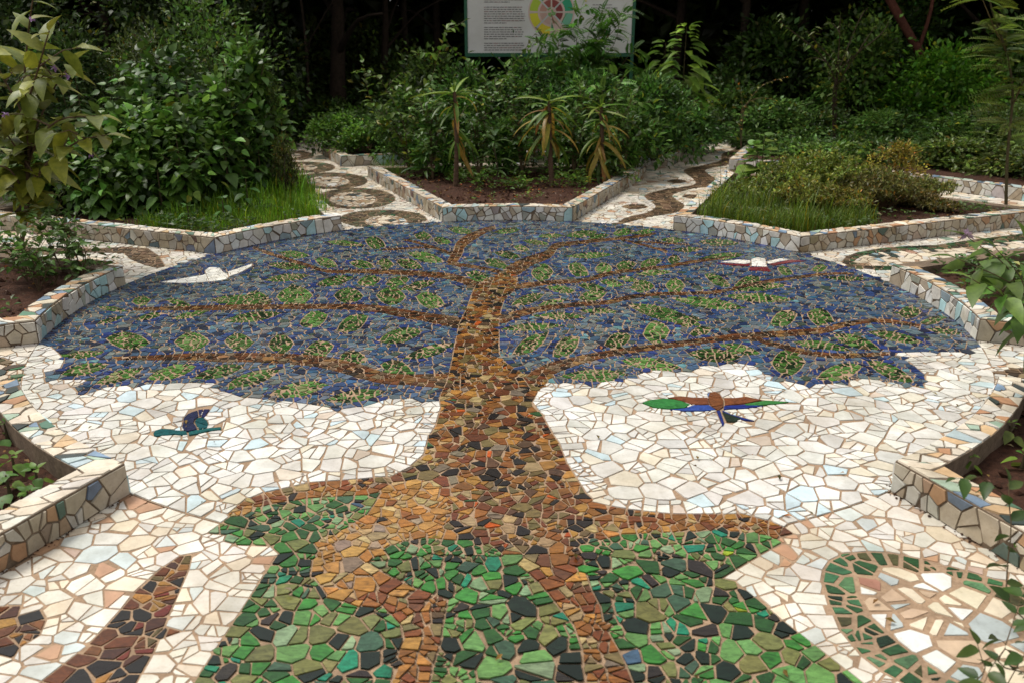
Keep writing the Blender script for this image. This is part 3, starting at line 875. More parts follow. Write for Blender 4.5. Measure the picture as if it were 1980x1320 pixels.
PAR = {'plaza': plaza, 'tree': TREE, 'lawn': LAWN, 'pl': near_l, 'pr': near_r, 'pave': pave}
PAR.update(MOT)
def add_tiles(name, mat, lst, parent, single, base=-.004, inset=.0012, tilt=.012, lift=0.0):
    """single: how many of the largest become objects of their own"""
    lst.sort(key=lambda t: -t[0])
    off = tuple(parent.location)
    rest = Geo()
    for k, (a, poly, col, z) in enumerate(lst):
        v, f = prism(poly, z + base, z + .0012 * rnd.random() + lift, inset, tilt)
        if k < single and a > 60:
            g = Geo(); g.add(v, f, col)
            link(name, g.mesh(name, mat, off), parent)
        else: rest.add(v, f, col)
    if rest.n:
        rest.build(name, mat, parent, 'stuff')
for (key, mn), lst in items.items():
    par = PAR[key[0]]
    mat = bpy.data.materials[mn]
    nm = key[1]
    if nm in ('leaf', 'branch'): n1 = 0
    elif key[0] in ('plaza', 'tree', 'lawn', 'pl', 'pr'): n1 = 300
    elif key[0] in (11, 12, 13, 15): n1 = 300
    else: n1 = 0
    add_tiles(nm, mat, lst, par, n1)

for (label, parts), (_, polys) in zip(birds, BIRDP):
    c = np.concatenate(polys).mean(0)
    root = empty('bird_mosaic', (c[0], c[1], 0), label, 'bird mosaic', 'birds inlaid in the circle')
    for (nm, col, _p), poly in zip(parts, polys):
        q = inset_poly(poly if np.sum(poly[:, 0] * np.roll(poly[:, 1], -1) - np.roll(poly[:, 0], -1) * poly[:, 1]) > 0 else poly[::-1], .0028 if parts[0][1][0] > .6 else .0012)
        g = Geo(); big = col[0] > .6
        if big or nm == 'body':
            # the piece is cut into a few strips or chips
            lo, hi = q.min(0), q.max(0)
            sz = .06 if big else .13
            pp = Poisson(); sd = []
            for _ in range(600):
                x, y = rnd.uniform(lo[0], hi[0]), rnd.uniform(lo[1], hi[1])
                if not pp.near(x, y, sz): pp.put(x, y); sd.append((x, y))
            sd += [(lo[0] - .3, lo[1]), (hi[0] + .3, hi[1])]
            SS = np.array(sd)
            for i, cell in shards(SS, np.full(len(SS), 1.0), np.full(len(SS), .0022), np.zeros(len(SS))):
                # outline clipped by the convex cell
                pl = [tuple(t) for t in q]
                n = len(cell)
                sgn = 1 if sum(cell[k - 1][0] * cell[k][1] - cell[k][0] * cell[k - 1][1] for k in range(n)) > 0 else -1
                for k in range(n):
                    (ax, ay), (bx, by) = cell[k - 1], cell[k]
                    nx, ny = (by - ay) * sgn, -(bx - ax) * sgn
                    L = math.hypot(nx, ny)
                    if L < 1e-9: continue
                    if pl: pl = clip(pl, nx / L, ny / L, (ax * nx + ay * ny) / L)
                if len(pl) >= 3 and area(pl) > 5e-5:
                    kk = rnd.uniform(.85, 1.15)
                    v, f = prism(pl, -.004, .0075, .0008, .01); g.add(v, f, tuple(t * kk for t in col))
        else:
            v, f = prism([tuple(t) for t in q], -.004, .0075, .001, .006); g.add(v, f, col)
        if g.n: g.build(nm, M_CER if big else M_GLASS, root)

# ------------------------------------------------------------------ planter walls with their tiles
def along(line):
    L = np.asarray(line, float); seg = np.linalg.norm(np.diff(L, axis=0), axis=1); cum = np.concatenate([[0], np.cumsum(seg)])
    def at(s):
        i = min(len(seg) - 1, max(0, int(np.searchsorted(cum, s) - 1)))
        d = (L[i + 1] - L[i]) / seg[i]
        return L[i] + d * (s - cum[i]), np.array([d[1], -d[0]])
    return at, cum[-1]

def rect_shards(W, H, sp, gap, split):
    pp = Poisson(.1); sd = []
    for _ in range(int(W * H / sp / sp * 40) + 40):
        x, y = rnd.uniform(sp * .3, W - sp * .3), rnd.uniform(.012, H - .012)
        if not pp.near(x, y, sp * rnd.uniform(.62, 1.1)): pp.put(x, y); sd.append((x, y))
    n = len(sd); A = np.array(sd)
    al = np.concatenate([A, A * (1, -1), np.stack([A[:, 0], 2 * H - A[:, 1]], 1), A * (-1, 1), np.stack([2 * W - A[:, 0], A[:, 1]], 1)])
    want = np.zeros(len(al), bool); want[:n] = True
    return [p for i, p in shards(al, np.full(len(al), sp * 4.5), np.full(len(al), gap), np.full(len(al), split + .25), want, .4)]

def planter(runs, label, group, faces, sp=.105, tops=True, h=WH):
    outer = loop_pts(runs); inner = inset_poly(outer, WT)
    c = outer.mean(0)
    root = empty('planter', (c[0], c[1], 0), label, 'planter', group)
    n = len(outer); g = Geo()
    v = [(*p, -.03) for p in outer] + [(*p, h) for p in outer] + [(*p, h) for p in inner] + [(*p, -.03) for p in inner]
    f = []
    for i in range(n):
        j = (i + 1) % n
        f += [(i, j, n + j, n + i), (n + i, n + j, 2 * n + j, 2 * n + i), (2 * n + i, 2 * n + j, 3 * n + j, 3 * n + i)]
    g.add(v, f); g.build('wall', M_GROUTW, root)
    off = tuple(root.location)
    k0 = 0; top_list, side_list = [], []
    for ri, run in enumerate(runs):
        m = len(run) - 1
        inn = np.array([inner[(k0 + k) % n] for k in range(m + 1)]); k0 += m
        at, L = along(run); ati, Li = along(inn)
        if ri in faces:
            pl = P_FRONT if ri == 0 else P_SIDE
            for poly in rect_shards(L, h - .003, sp, .0035, .25):
                vv, ff = prism(poly, -.004, .004 + .005 * rnd.random(), .002, .035)
                P = []
                for s, z, d in vv:
                    p, nn = at(s); q = p + nn * d; P.append((q[0], q[1], z))
                side_list.append((P, ff, pl()))
        if tops and ri in (faces | {0}):
            for poly in rect_shards(L, WT, sp * .95, .0032, .25):
                vv, ff = prism(poly, -.004, .003 + .006 * rnd.random(), .002, .03)
                P = []
                for s, w, d in vv:
                    p, _n = at(s); q, _n = ati(s / L * Li)
                    b = p + (q - p) * (w / WT)
                    P.append((b[0], b[1], h + d))
                top_list.append((P, ff, P_TOP()))
    for nm, lst in (('wall_tile', side_list), ('coping_tile', top_list)):
        sized = []
        for P, ff, col in lst:
            x, y, d = pix(np.mean(P, 0))
            sized.append((-(FPX / d) if (-40 < x < 2020 and -20 < y < 1360 and d > 0) else 1, P, ff, col))
        sized.sort(key=lambda t: t[0])
        rest = Geo()
        for k, (a, P, ff, col) in enumerate(sized):
            if k < 300 and a < -105:
                q = Geo(); q.add(P, ff, col); link(nm, q.mesh(nm, M_WALL, off), root)
            else: rest.add(P, ff, col)
        if rest.n: rest.build(nm, M_WALL, root, 'stuff')
    return root

PL = {0: 'mosaic tiled planter at right, its pale curved front beside the blue tiles', 45: 'mosaic tiled planter full of tall dark grass and wispy herbs',
      90: 'mosaic tiled planter of bare red soil with three dracaenas, behind the circle', 135: 'mosaic tiled planter with bright short grass corner and big broad-leaved shrubs',
      180: 'mosaic tiled planter of leafy weeds at left, with a white and pale blue front', 225: 'mosaic tiled planter nearest at left, with a blunt beige end corner',
      315: 'mosaic tiled planter nearest at right, with grey, orange and blue tiles on its side'}
FACES = {0: {0, 1}, 45: {0, 1, 3}, 90: {0, 1, 3}, 135: {0, 1, 3}, 180: {0, 3}, 225: {0, 3, 1}, 315: {0, 1, 3}}
for k in BEDS:
    planter(bed_runs[k], PL[k], 'planters around the mosaic circle', FACES[k])
OL = {45: 'low outer planter wall seen across the path behind the tall grass', 90: 'low outer planter wall behind the dracaena planter, with an arched hole tile', 135: 'low outer planter wall hidden behind the left shrubs'}
for k in OUTER:
    planter(out_runs[k], OL[k], 'outer ring of planters', {0, 1, 3}, .13)
# arched drain hole tile in the outer wall

# ------------------------------------------------------------------ leaves: templates and scattering
def t_broad(w=.56, fold=.10, droop=.22, st=((0, .04), (.12, .62), (.34, 1), (.62, .78), (.85, .36), (1, .02))):
    v, f = [], []
    for t, q in st:
        x = q * w / 2; z = -droop * t * t
        v += [(-x, t, z + fold * q), (0, t, z), (x, t, z + fold * q)]
    for i in range(len(st) - 1):
        a = i * 3
        f += [(a, a + 1, a + 4, a + 3), (a + 1, a + 2, a + 5, a + 4)]
    return np.array(v), np.array(f)
def t_small(w=.5, fold=.12):
    return np.array([(0, 0, 0), (w / 2, .45, fold), (0, 1, -.08), (-w / 2, .45, fold)]), np.array([(0, 1, 2, 3)])
def t_blade(w=.03, bend=.5, n=4):
    v, f = [], []
    for i in range(n + 1):
        t = i / n; q = w / 2 * (1 - t ** 1.5) + .0015
        a = bend * t
        v += [(-q, t * math.cos(a * .8), -bend * .55 * t * t), (q, t * math.cos(a * .8), -bend * .55 * t * t)]
    for i in range(n): f.append((2 * i, 2 * i + 1, 2 * i + 3, 2 * i + 2))
    return np.array(v), np.array(f)
def t_strap(w=.11, droop=.75, n=7):
    v, f = [], []
    for i in range(n + 1):
        t = i / n; q = w / 2 * (math.sin(math.pi * min(1, .18 + t * .82)) ** .6 if t < 1 else .05)
        an = droop * 1.9 * t
        y = math.sin(min(an, 2.6)) / 1.9 / droop * 1.0 if droop > .2 else t
        z = -(1 - math.cos(min(an, 2.6))) / (1.9 * droop)
        v += [(-q, y, z + .02), (0, y, z), (q, y, z + .02)]
    for i in range(n):
        a = 3 * i; f += [(a, a + 1, a + 4, a + 3), (a + 1, a + 2, a + 5, a + 4)]
    return np.array(v), np.array(f)
def t_pinnate(pairs=11, w=.30, droop=.25, lw=.36):
    v, f = [], []
    def q(a, b, c, d):
        n = len(v); v.extend([a, b, c, d]); f.append((n, n + 1, n + 2, n + 3))
    z = lambda t: -droop * t * t
    for i in range(4):
        a, b = i / 4, (i + 1) / 4
        q((-.006, a, z(a)), (.006, a, z(a)), (.005, b, z(b)), (-.005, b, z(b)))
    for i in range(pairs):
        t = .14 + .84 * i / (pairs - 1)
        L = w * (1 - .45 * abs(t - .45) * 1.6) * .5 / .5
        for s in (-1, 1):
            tip = np.array([s * L * .95, t + L * .32, z(t) - L * .12]); o = np.array([0, t, z(t)])
            d = tip - o; p = np.array([-d[1], d[0], 0]); p = p / np.linalg.norm(p) * L * lw * .5
            m = o + d * .5 + np.array([0, 0, .012])
            q(tuple(o), tuple(m - p), tuple(tip), tuple(m + p))
    return np.array(v), np.array(f)

T_BROAD, T_SMALL = t_broad(), t_small()
T_HEART = t_broad(.74, .06, .25, ((0, .12), (.08, .72), (.28, 1), (.58, .74), (.84, .32), (1, .02)))
T_LONG = t_broad(.32, .07, .3)
T_ROUND = t_broad(.92, .05, .15, ((0, .3), (.1, .8), (.4, 1), (.72, .82), (.92, .4), (1, .05)))
T_PIN, T_PINF = t_pinnate(), t_pinnate(8, .34, .35, .5)

def unit(a):
    a = np.asarray(a, float)
    return a / (np.linalg.norm(a, axis=-1, keepdims=True) + 1e-9)

def frames(d, n):
    y = unit(d); x = unit(np.cross(y, n)); z = np.cross(x, y)
    return np.stack([x, y, z], -1)

def scatter(g, T, pos, d, n, s, col):
    tv, tf = T
    pos, d, n, col = (np.asarray(a, float) for a in (pos, d, n, col))
    N = len(pos)
    if not N: return
    s = np.broadcast_to(np.asarray(s, float), (N,))
    F = frames(d, n)
    v = np.einsum('nij,vj->nvi', F, tv) * s[:, None, None] + pos[:, None]
    f = tf[None] + (np.arange(N) * len(tv))[:, None, None]
    c = np.repeat(np.broadcast_to(col, (N, 3)), len(tv), 0)
    g.v.append(v.reshape(-1, 3)); g.c.append(c)
    g.f.setdefault(tf.shape[1], []).extend((f.reshape(-1, tf.shape[1]) + g.n).tolist())
    g.n += N * len(tv)

def shades(base, N, v=.28, yellow=.04):
    base = np.asarray(base, float) * (1.42, 1.24, .68)
    k = np.exp(nr.normal(0, v, N))[:, None]
    h = 1 + nr.normal(0, .12, (N, 3)) * (1, .5, .6)
    c = base * k * h
    w = nr.random(N) < yellow
    c[w] = c[w] * (2.6, 1.35, .8)
    return np.clip(c, .003, .6)

LEAFCACHE = {}
def leaf_meshes(key, T, base, n=5, v=.25, yellow=0.0):
    if key not in LEAFCACHE:
        LEAFCACHE[key] = [make_mesh('leaf', T[0], [T[1]], M_LEAF, c, True) for c in shades(base, n, v, yellow)]
    return LEAFCACHE[key]

def leaf_obj(name, meshes, root, p, d, n, s):
    F = frames(np.asarray(d, float), np.asarray(n, float))
    o = bpy.data.objects.new(name, rnd.choice(meshes))
    COL.objects.link(o); o.parent = root
    M = Matrix(((F[0, 0] * s, F[0, 1] * s, F[0, 2] * s, p[0] - root.location.x), (F[1, 0] * s, F[1, 1] * s, F[1, 2] * s, p[1] - root.location.y),
                (F[2, 0] * s, F[2, 1] * s, F[2, 2] * s, p[2] - root.location.z), (0, 0, 0, 1)))
    o.matrix_basis = M
    return o

UP = np.array([0, 0, 1.0])
def rdir():
    a = rnd.random() * 2 * math.pi
    return np.array([math.cos(a), math.sin(a), 0])

# ------------------------------------------------------------------ plant builders
def broad_shrub(base, height, label, group, leaf=.19, col=(.035, .088, .03), stems=2, lean=.16, single=True, key='broad', T=T_HEART, step=.085, cat='shrub', name='broad_leaf_shrub', side=True, yellow=.0, hang=-.5, pet=.35):
    """upright stems with pairs of drooping leaves, smaller towards the tip"""
    root = empty(name, tuple(base), label, cat, group)
    ms = leaf_meshes(key, T, col, 6, .22, yellow)
    joined = Geo(); P, D, Nn, Sz = [], [], [], []
    def stem(p0, vec, H, lf, r):
        c = bez([p0, p0 + vec * .5 + UP * H * .5, p0 + vec * .85 + UP * H], 9)
        g = Geo(); tube(g, c, r, r * .35, 5, (.07, .055, .03)); g.build('stem', M_STEM, root)
        cum = np.concatenate([[0], np.cumsum(np.linalg.norm(np.diff(c, axis=0), axis=1))])
        n = max(3, int(cum[-1] / step)); a0 = rnd.random() * 3
        for k in range(n):
            t = (k + .9) / n
            if t < .12: continue
            q = np.array([np.interp(t * cum[-1], cum, c[:, i]) for i in range(3)])
            s = lf * (1.0 - .55 * max(0, t - .5) * 2) * rnd.uniform(.75, 1.15)
            if t > .93: s = lf * .42
            up = hang + (.5 - hang) * max(0, t - .62) / .38
            for h in range(2 if t < .93 else 4):
                an = a0 + k * 1.57 + h * (math.pi if t < .93 else 1.57) + rnd.gauss(0, .25)
                d = np.array([math.cos(an), math.sin(an), up + rnd.gauss(0, .18)])
                P.append(q + d * (1, 1, .3) * pet * s); D.append(d); Nn.append(UP + .35 * d * (1, 1, 0) + nr.normal(0, .18, 3)); Sz.append(s)
    for k in range(stems):
        v = rdir() * lean * height * rnd.uniform(.2, 1) * (0 if k == 0 else 1)
        p0 = np.array(base) + rdir() * .05 * (k > 0)
        H = height * (1 if k == 0 else rnd.uniform(.55, .95))
        stem(p0, v, H, leaf, .011)
        if side:
            for _ in range(int(H / .27)):
                t = rnd.uniform(.15, .8)
                stem(p0 + v * t + UP * H * t, rdir() * rnd.uniform(.18, .40) * min(1, height), H * rnd.uniform(.08, .25), leaf * .85, .007)
    if single:
        order = sorted(range(len(P)), key=lambda i: -Sz[i])
        for r_, i in enumerate(order):
            if r_ < 290: leaf_obj('leaf', ms, root, P[i], D[i], Nn[i], Sz[i])
        rest = order[290:]
        if rest:
            scatter(joined, T, [P[i] for i in rest], [D[i] for i in rest], [Nn[i] for i in rest], [Sz[i] for i in rest], shades(col, len(rest), .25, yellow)); joined.build('foliage', M_LEAF, root, 'stuff', True)
    else:
        scatter(joined, T, P, D, Nn, Sz, shades(col, len(P), .25, yellow)); joined.build('foliage', M_LEAF, root, 'stuff', True)
    return root

def bushy(base, rx, ry, h, label, group, n=2500, leaf=.06, col=(.03, .07, .022), T=T_SMALL, clumps=26, stems=6, name='bush', cat='bush', yellow=.03, z0=.0, up=.4, shape=1.0, var=.32):
    """many thin stems ending in clumps of small leaves; gaps stay between the clumps"""
    base = np.array(base, float)
    root = empty(name, tuple(base), label, cat, group)
    g = Geo(); cc = []
    for k in range(clumps):
        a = rnd.random() * 2 * math.pi; r = math.sqrt(rnd.random())
        z = rnd.uniform(z0 + .12, 1) ** .8
        w = (1 - (max(0, z - .45) / .55) ** 2 * .75 * shape)
        cc.append(base + np.array([rx * r * w * math.cos(a), ry * r * w * math.sin(a), h * z * (.93 if r > .6 else 1)]))
    st = Geo()
    for k in range(min(stems, clumps)):
        e = cc[k]
        m = base + (e - base) * .5 + np.array([rnd.gauss(0, .06), rnd.gauss(0, .06), .08 * h])
        tube(st, bez([base + rdir() * rx * .12, m, e], 6), .006 + .005 * h, .003, 4, (.045, .034, .02))
    st.build('stem', M_STEM, root)
    ci = nr.integers(0, clumps, n)
    cr = np.array([rnd.uniform(.55, 1.25) for _ in range(clumps)])[ci]
    off = nr.normal(0, 1, (n, 3)) * np.array([rx, ry, h * .5]) * .20 * cr[:, None]
    P = np.array(cc)[ci] + off
    P[:, 2] = np.maximum(P[:, 2], base[2] + .02)
    D = unit(off + nr.normal(0, .08 * rx, (n, 3))) + np.array([0, 0, up - .35])
    Nn = np.tile(UP, (n, 1)) + nr.normal(0, .5, (n, 3))
    tone = np.exp(nr.normal(0, .4, clumps))[ci][:, None] * 1.45
    scatter(g, T, P, D, Nn, leaf * nr.uniform(.6, 1.3, n), np.clip(shades(col, n, var, yellow) * tone, .003, .5))
    g.build('foliage', M_LEAF, root, 'stuff', T is not T_SMALL)
    return root

def lanky(base, tips, label, group, leaf=.10, col=(.05, .11, .03), T=T_LONG, step=.07, single=False, key=None, name='lanky_shrub', cat='shrub', r=.008, twig=True, droop=-.1, yellow=.02, stemcol=(.08, .055, .03)):
    """arching stems (each a polyline ending at a tip) with alternate leaves"""
    base = np.array(base, float)
    root = empty(name, tuple(base), label, cat, group)
    P, D, Nn, Sz = [], [], [], []
    def walk(c, rr, l):
        g = Geo(); tube(g, c, rr, rr * .3, 5, stemcol); g.build('stem', M_STEM, root)
        cum = np.concatenate([[0], np.cumsum(np.linalg.norm(np.diff(c, axis=0), axis=1))]); n = int(cum[-1] / step)
        for k in range(n):
            t = (k + .5) / n
            if t < .22: continue
            q = np.array([np.interp(t * cum[-1], cum, c[:, i]) for i in range(3)])
            e = np.array([np.interp(min(1, t + .06) * cum[-1], cum, c[:, i]) for i in range(3)]) - q
            e = unit(e if np.linalg.norm(e) > 1e-5 else UP)
            sd = np.cross(e, rdir() * .5 + UP * .8); sd = unit(sd) * (1 if k % 2 else -1)
            P.append(q); D.append(e * .5 + sd * .8 + UP * (droop + rnd.gauss(0, .22))); Nn.append(UP + nr.normal(0, .35, 3)); Sz.append(l * rnd.uniform(.65, 1.2) * (1 - .4 * max(0, t - .75)))
        P.append(c[-1]); D.append(c[-1] - c[-2]); Nn.append(UP + nr.normal(0, .2, 3)); Sz.append(l * .7)
    for tp in tips:
        pts = [base] + [np.array(t, float) for t in tp]
        c = bez(pts, 4 * len(pts))
        walk(c, r, leaf)
        if twig:
            for _ in range(3):
                i = rnd.randint(len(c) // 3, len(c) - 2)
                v = rdir() * rnd.uniform(.15, .35) + UP * rnd.uniform(0, .25)
                walk(bez([c[i], c[i] + v * .6 + UP * .04, c[i] + v], 5), r * .5, leaf * .85)
    if single:
        ms = leaf_meshes(key or name, T, col, 6, .25, yellow)
        for i in range(min(290, len(P))): leaf_obj('leaf', ms, root, P[i], D[i], Nn[i], Sz[i])
    else:
        g = Geo(); scatter(g, T, P, D, Nn, Sz, shades(col, len(P), .3, yellow)); g.build('foliage', M_LEAF, root, 'stuff', True)
    return root

def grass(name, outline, n, h, col, z=.1, label=None, bend=.7, v=.3, width=.03, yellow=.03, hvar=None):
    lo, hi = outline.min(0), outline.max(0)
    P = np.stack([nr.uniform(lo[0], hi[0], n * 3), nr.uniform(lo[1], hi[1], n * 3)], 1)
    P = P[inside(P, outline)][:n]; n = len(P)
    P = P + nr.normal(0, .045, P.shape)
    tuft = np.sin(P[:, 0] * 9 + 1.3 * np.sin(P[:, 1] * 7)) * np.sin(P[:, 1] * 11 + P[:, 0] * 3)
    a = nr.uniform(0, 2 * math.pi, n)
    out = np.stack([np.cos(a), np.sin(a), np.zeros(n)], 1)
    D = np.tile(UP, (n, 1)) + out * nr.uniform(.1, .65, n)[:, None]
    s = h * np.exp(nr.normal(0, .28, n)) * (1 + .28 * tuft)
    if hvar is not None: s = s * hvar(P)
    g = Geo()
    c = shades(col, n, v, yellow) * (1 + .2 * tuft)[:, None]
    scatter(g, t_blade(width, bend), np.concatenate([P, np.full((n, 1), z - .01)], 1), D, out * -.3 + UP * .15 + out, s, np.clip(c, .004, .5))
    o = g.build(name, M_LEAF, None, 'stuff')
    if label: tag(o, label, 'grass')
    return o

def seedlings(name, outline, n, size, col, label, z=.1, gaps=3.0):
    """low leafy ground cover"""
    lo, hi = outline.min(0), outline.max(0)
    P = np.stack([nr.uniform(lo[0], hi[0], n * 4), nr.uniform(lo[1], hi[1], n * 4)], 1)
    P = P[inside(P, outline)]
    f = np.sin(P[:, 0] * gaps + 2 * np.sin(P[:, 1] * 2.2)) * np.cos(P[:, 1] * gaps * 1.2 + P[:, 0])
    P = P[f > -.05][:n]; n = len(P); k = 7
    a = (np.arange(k)[None] * 2.4 + nr.uniform(0, 6, (n, 1))).ravel()
    pos = np.repeat(np.concatenate([P, np.full((n, 1), z + .01)], 1), k, 0)
    pos[:, 2] += nr.uniform(0, .07, n * k) * size / .05
    D = np.stack([np.cos(a), np.sin(a), nr.uniform(-.1, .6, n * k)], 1)
    pos[:, :2] += D[:, :2] * size * .25
    g = Geo()
    scatter(g, T_SMALL, pos, D, np.tile(UP, (n * k, 1)) + nr.normal(0, .3, (n * k, 3)), size * nr.uniform(.5, 1.2, n * k), shades(col, n * k, .3, .05))
    return tag(g.build(name, M_LEAF, None, 'stuff'), label, 'ground cover')

# ------------------------------------------------------------------ woods behind: far mass, trees with trunks and crowns
g = Geo()
n = 70000
a = nr.uniform(R_(2), R_(178), n); r = nr.uniform(19, 25, n)
P = np.stack([r * np.cos(a), r * np.sin(a) * .92, nr.uniform(0, 1, n) ** 1.15 * 10.5], 1)
lump = np.sin(a * 23) * .5 + np.sin(a * 9 + P[:, 2]) * .5
P[:, :2] *= (1 + .05 * lump)[:, None]
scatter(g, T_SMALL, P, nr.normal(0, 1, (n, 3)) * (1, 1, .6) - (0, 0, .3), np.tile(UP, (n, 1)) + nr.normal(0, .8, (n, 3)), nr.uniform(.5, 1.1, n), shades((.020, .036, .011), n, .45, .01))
tag(g.build('far_wood', M_LEAF, None, 'stuff'), 'dense dark wood closing off the view behind the garden', 'wood')

def tree(base, r0, lean, crown_c, crown_r, label, group=None, mat=None, cn=5200, shape=None, forks=4, col=(.022, .045, .014), share=None, leaf=.2, name='tree', low=None):
    base = np.array(base, float)
    root = empty(name, tuple(base), label, 'tree', group)
    top = np.array(crown_c, float)
    g = Geo()
    mid = base + (top - base) * .45 + np.array(lean)
    c = bez([base - UP * .05, mid, top], 14)
    tube(g, c, r0 * 1.15, r0 * .45, 9, (1, 1, 1), .18)
    for k in range(forks):
        i = rnd.randint(5, 11)
        v = rdir() * crown_r[0] * rnd.uniform(.5, .9) + UP * rnd.uniform(.4, 1.6)
        tube(g, bez([c[i], c[i] + v * .5 + UP * .25, c[i] + v], 7), r0 * .42, r0 * .1, 6, (1, 1, 1), .2)
    g.build('trunk', mat or M_BARK, root, None, True)
    if share is not None:
        o = bpy.data.objects.new('crown', share); COL.objects.link(o); o.parent = root
        o.location = top - base; o.rotation_euler = (0, 0, rnd.random() * 6.28); o.scale = (crown_r[0] / 2.6, crown_r[1] / 2.6, crown_r[2] / 1.7); o['kind'] = 'stuff'
    return root

def crown_mesh(n=9000, cl=46, leaf=.21, col=(.022, .045, .014), T=T_SMALL):
    cc = []
    while len(cc) < cl:
        p = nr.uniform(-1, 1, 3)
        q = np.linalg.norm(p)
        if .25 < q < 1: cc.append(p * (2.2, 2.2, 1.45))
    cc = np.array(cc); ci = nr.integers(0, cl, n)
    off = nr.normal(0, .36, (n, 3)) * (1, 1, .7)
    tone = np.exp(nr.normal(0, .3, cl))[ci][:, None]
    g = Geo()
    scatter(g, T, cc[ci] + off, off + nr.normal(0, .2, (n, 3)) - (0, 0, .2), np.tile(UP, (n, 1)) + nr.normal(0, .5, (n, 3)), leaf * nr.uniform(.6, 1.3, n), np.clip(shades(col, n, .35, .02) * tone, .002, .4))
    return g.mesh('crown', M_LEAF)
CROWNS = [crown_mesh(), crown_mesh(8000, 38, .25, (.028, .052, .015)), crown_mesh(8500, 60, .16, (.018, .04, .014))]

def tree_px(px, Y, r0, label, H=4.6, cr=(2.6, 2.6, 1.7), lean=(0, 0, 0), tx=0.0, mat=None, forks=4, cm=0, gp='trees of the wood behind the planters'):
    x = V(px, 300, Y)[0]
    return tree((x, Y, -.03), r0, lean, (x + tx, Y + .2, H), cr, label, gp, mat, share=CROWNS[cm], forks=forks)

TREES = [
 (600, 11.2, .035, 'thin winding tree standing at the dark end of the oval path', 4.4, (2.2, 2.2, 1.5), (.12, 0, 0), -.15, None, 2, 0),
 (655, 12.4, .17, 'thick dark trunk tree right of the thin winding one, behind the low herbs', 5.0, (3.0, 2.6, 1.8), (.1, 0, 0), .1, None, 4, 1),
 (560, 14.5, .12, 'dark tree behind the thin winding tree, mostly in shade', 4.8, (2.8, 2.6, 1.8), (-.1, 0, 0), -.2, None, 4, 2),
 (742, 14.0, .09, 'slim dark tree left of the board, first of the pair with light gaps between', 5.0, (2.4, 2.4, 1.6), (.08, 0, 0), .2, None, 3, 0),
 (795, 15.5, .10, 'slim dark tree left of the board, nearer to its green post', 5.1, (2.6, 2.6, 1.6), (-.05, 0, 0), 0, None, 3, 1),
 (850, 17.0, .12, 'far trunk just left of the board post', 5.2, (2.6, 2.6, 1.7), (.0, 0, 0), 0, None, 3, 2),
 (1290, 14.5, .13, 'shaded tree right of the board behind the big-leaved plant', 4.9, (2.8, 2.8, 1.8), (.05, 0, 0), .2, None, 4, 0),
 (1400, 13.0, .12, 'shaded tree at the end of the river path', 4.6, (2.8, 2.6, 1.7), (.15, 0, 0), .2, None, 4, 1),
 (1540, 14.0, .14, 'shaded tree behind the vine covered bushes', 4.8, (2.8, 2.8, 1.8), (-.1, 0, 0), -.1, None, 4, 2),
 (1700, 13.0, .15, 'dark tree deep behind the bright green bush', 4.9, (3.0, 2.8, 1.8), (.1, 0, 0), .2, None, 4, 0),
 (1880, 12.0, .13, 'dark tree behind the feathery sapling', 4.7, (2.8, 2.8, 1.7), (.1, 0, 0), .1, None, 4, 1),
 (420, 13.5, .14, 'dark tree behind the fine-leaved shrub at left', 4.8, (3.0, 2.8, 1.8), (.1, 0, 0), .1, None, 4, 0),
 (250, 12.0, .13, 'dark tree above the left shrubs', 4.6, (2.8, 2.8, 1.7), (-.1, 0, 0), -.1, None, 4, 2),
 (70, 11.0, .13, 'dark tree behind the big-leaved sapling at left', 4.6, (2.8, 2.8, 1.7), (.1, 0, 0), .1, None, 4, 1),
 (1030, 18.0, .14, 'dark tree directly behind the information board', 5.2, (2.8, 2.8, 1.8), (0, 0, 0), 0, None, 3, 2),
]
for px, Y, r0, lab, H, cr, ln, tx, mt, fk, cm in TREES:
    tree_px(px, Y, r0, lab, H, cr, ln, tx, mt, fk, cm)
# rust-coloured leaning trunk at upper right
b0, b1 = V(1792, 130, 10.4), V(1690, -60, 10.8)
base = np.array([V(1850, 300, 10.3)[0], 10.3, -.03])
rt = empty('leaning_tree', tuple(base), 'leaning tree with a bare rust red trunk behind the bright green bush', 'tree', 'trees of the wood behind the planters')
g = Geo(); tube(g, bez([base, b0, V(1745, 45, 10.5), b1, b1 + (-.5, .3, 1.2)], 16), .10, .06, 8, (1, 1, 1), .2)
tube(g, bez([V(1775, 100, 10.4), V(1800, 20, 10.4), V(1812, -60, 10.5)], 6), .04, .03, 6); g.build('trunk', M_RUST, rt, None, True)
o = bpy.data.objects.new('crown', CROWNS[0]); COL.objects.link(o); o.parent = rt; o.location = b1 + np.array((-.6, .4, 2.2)) - base; o['kind'] = 'stuff'

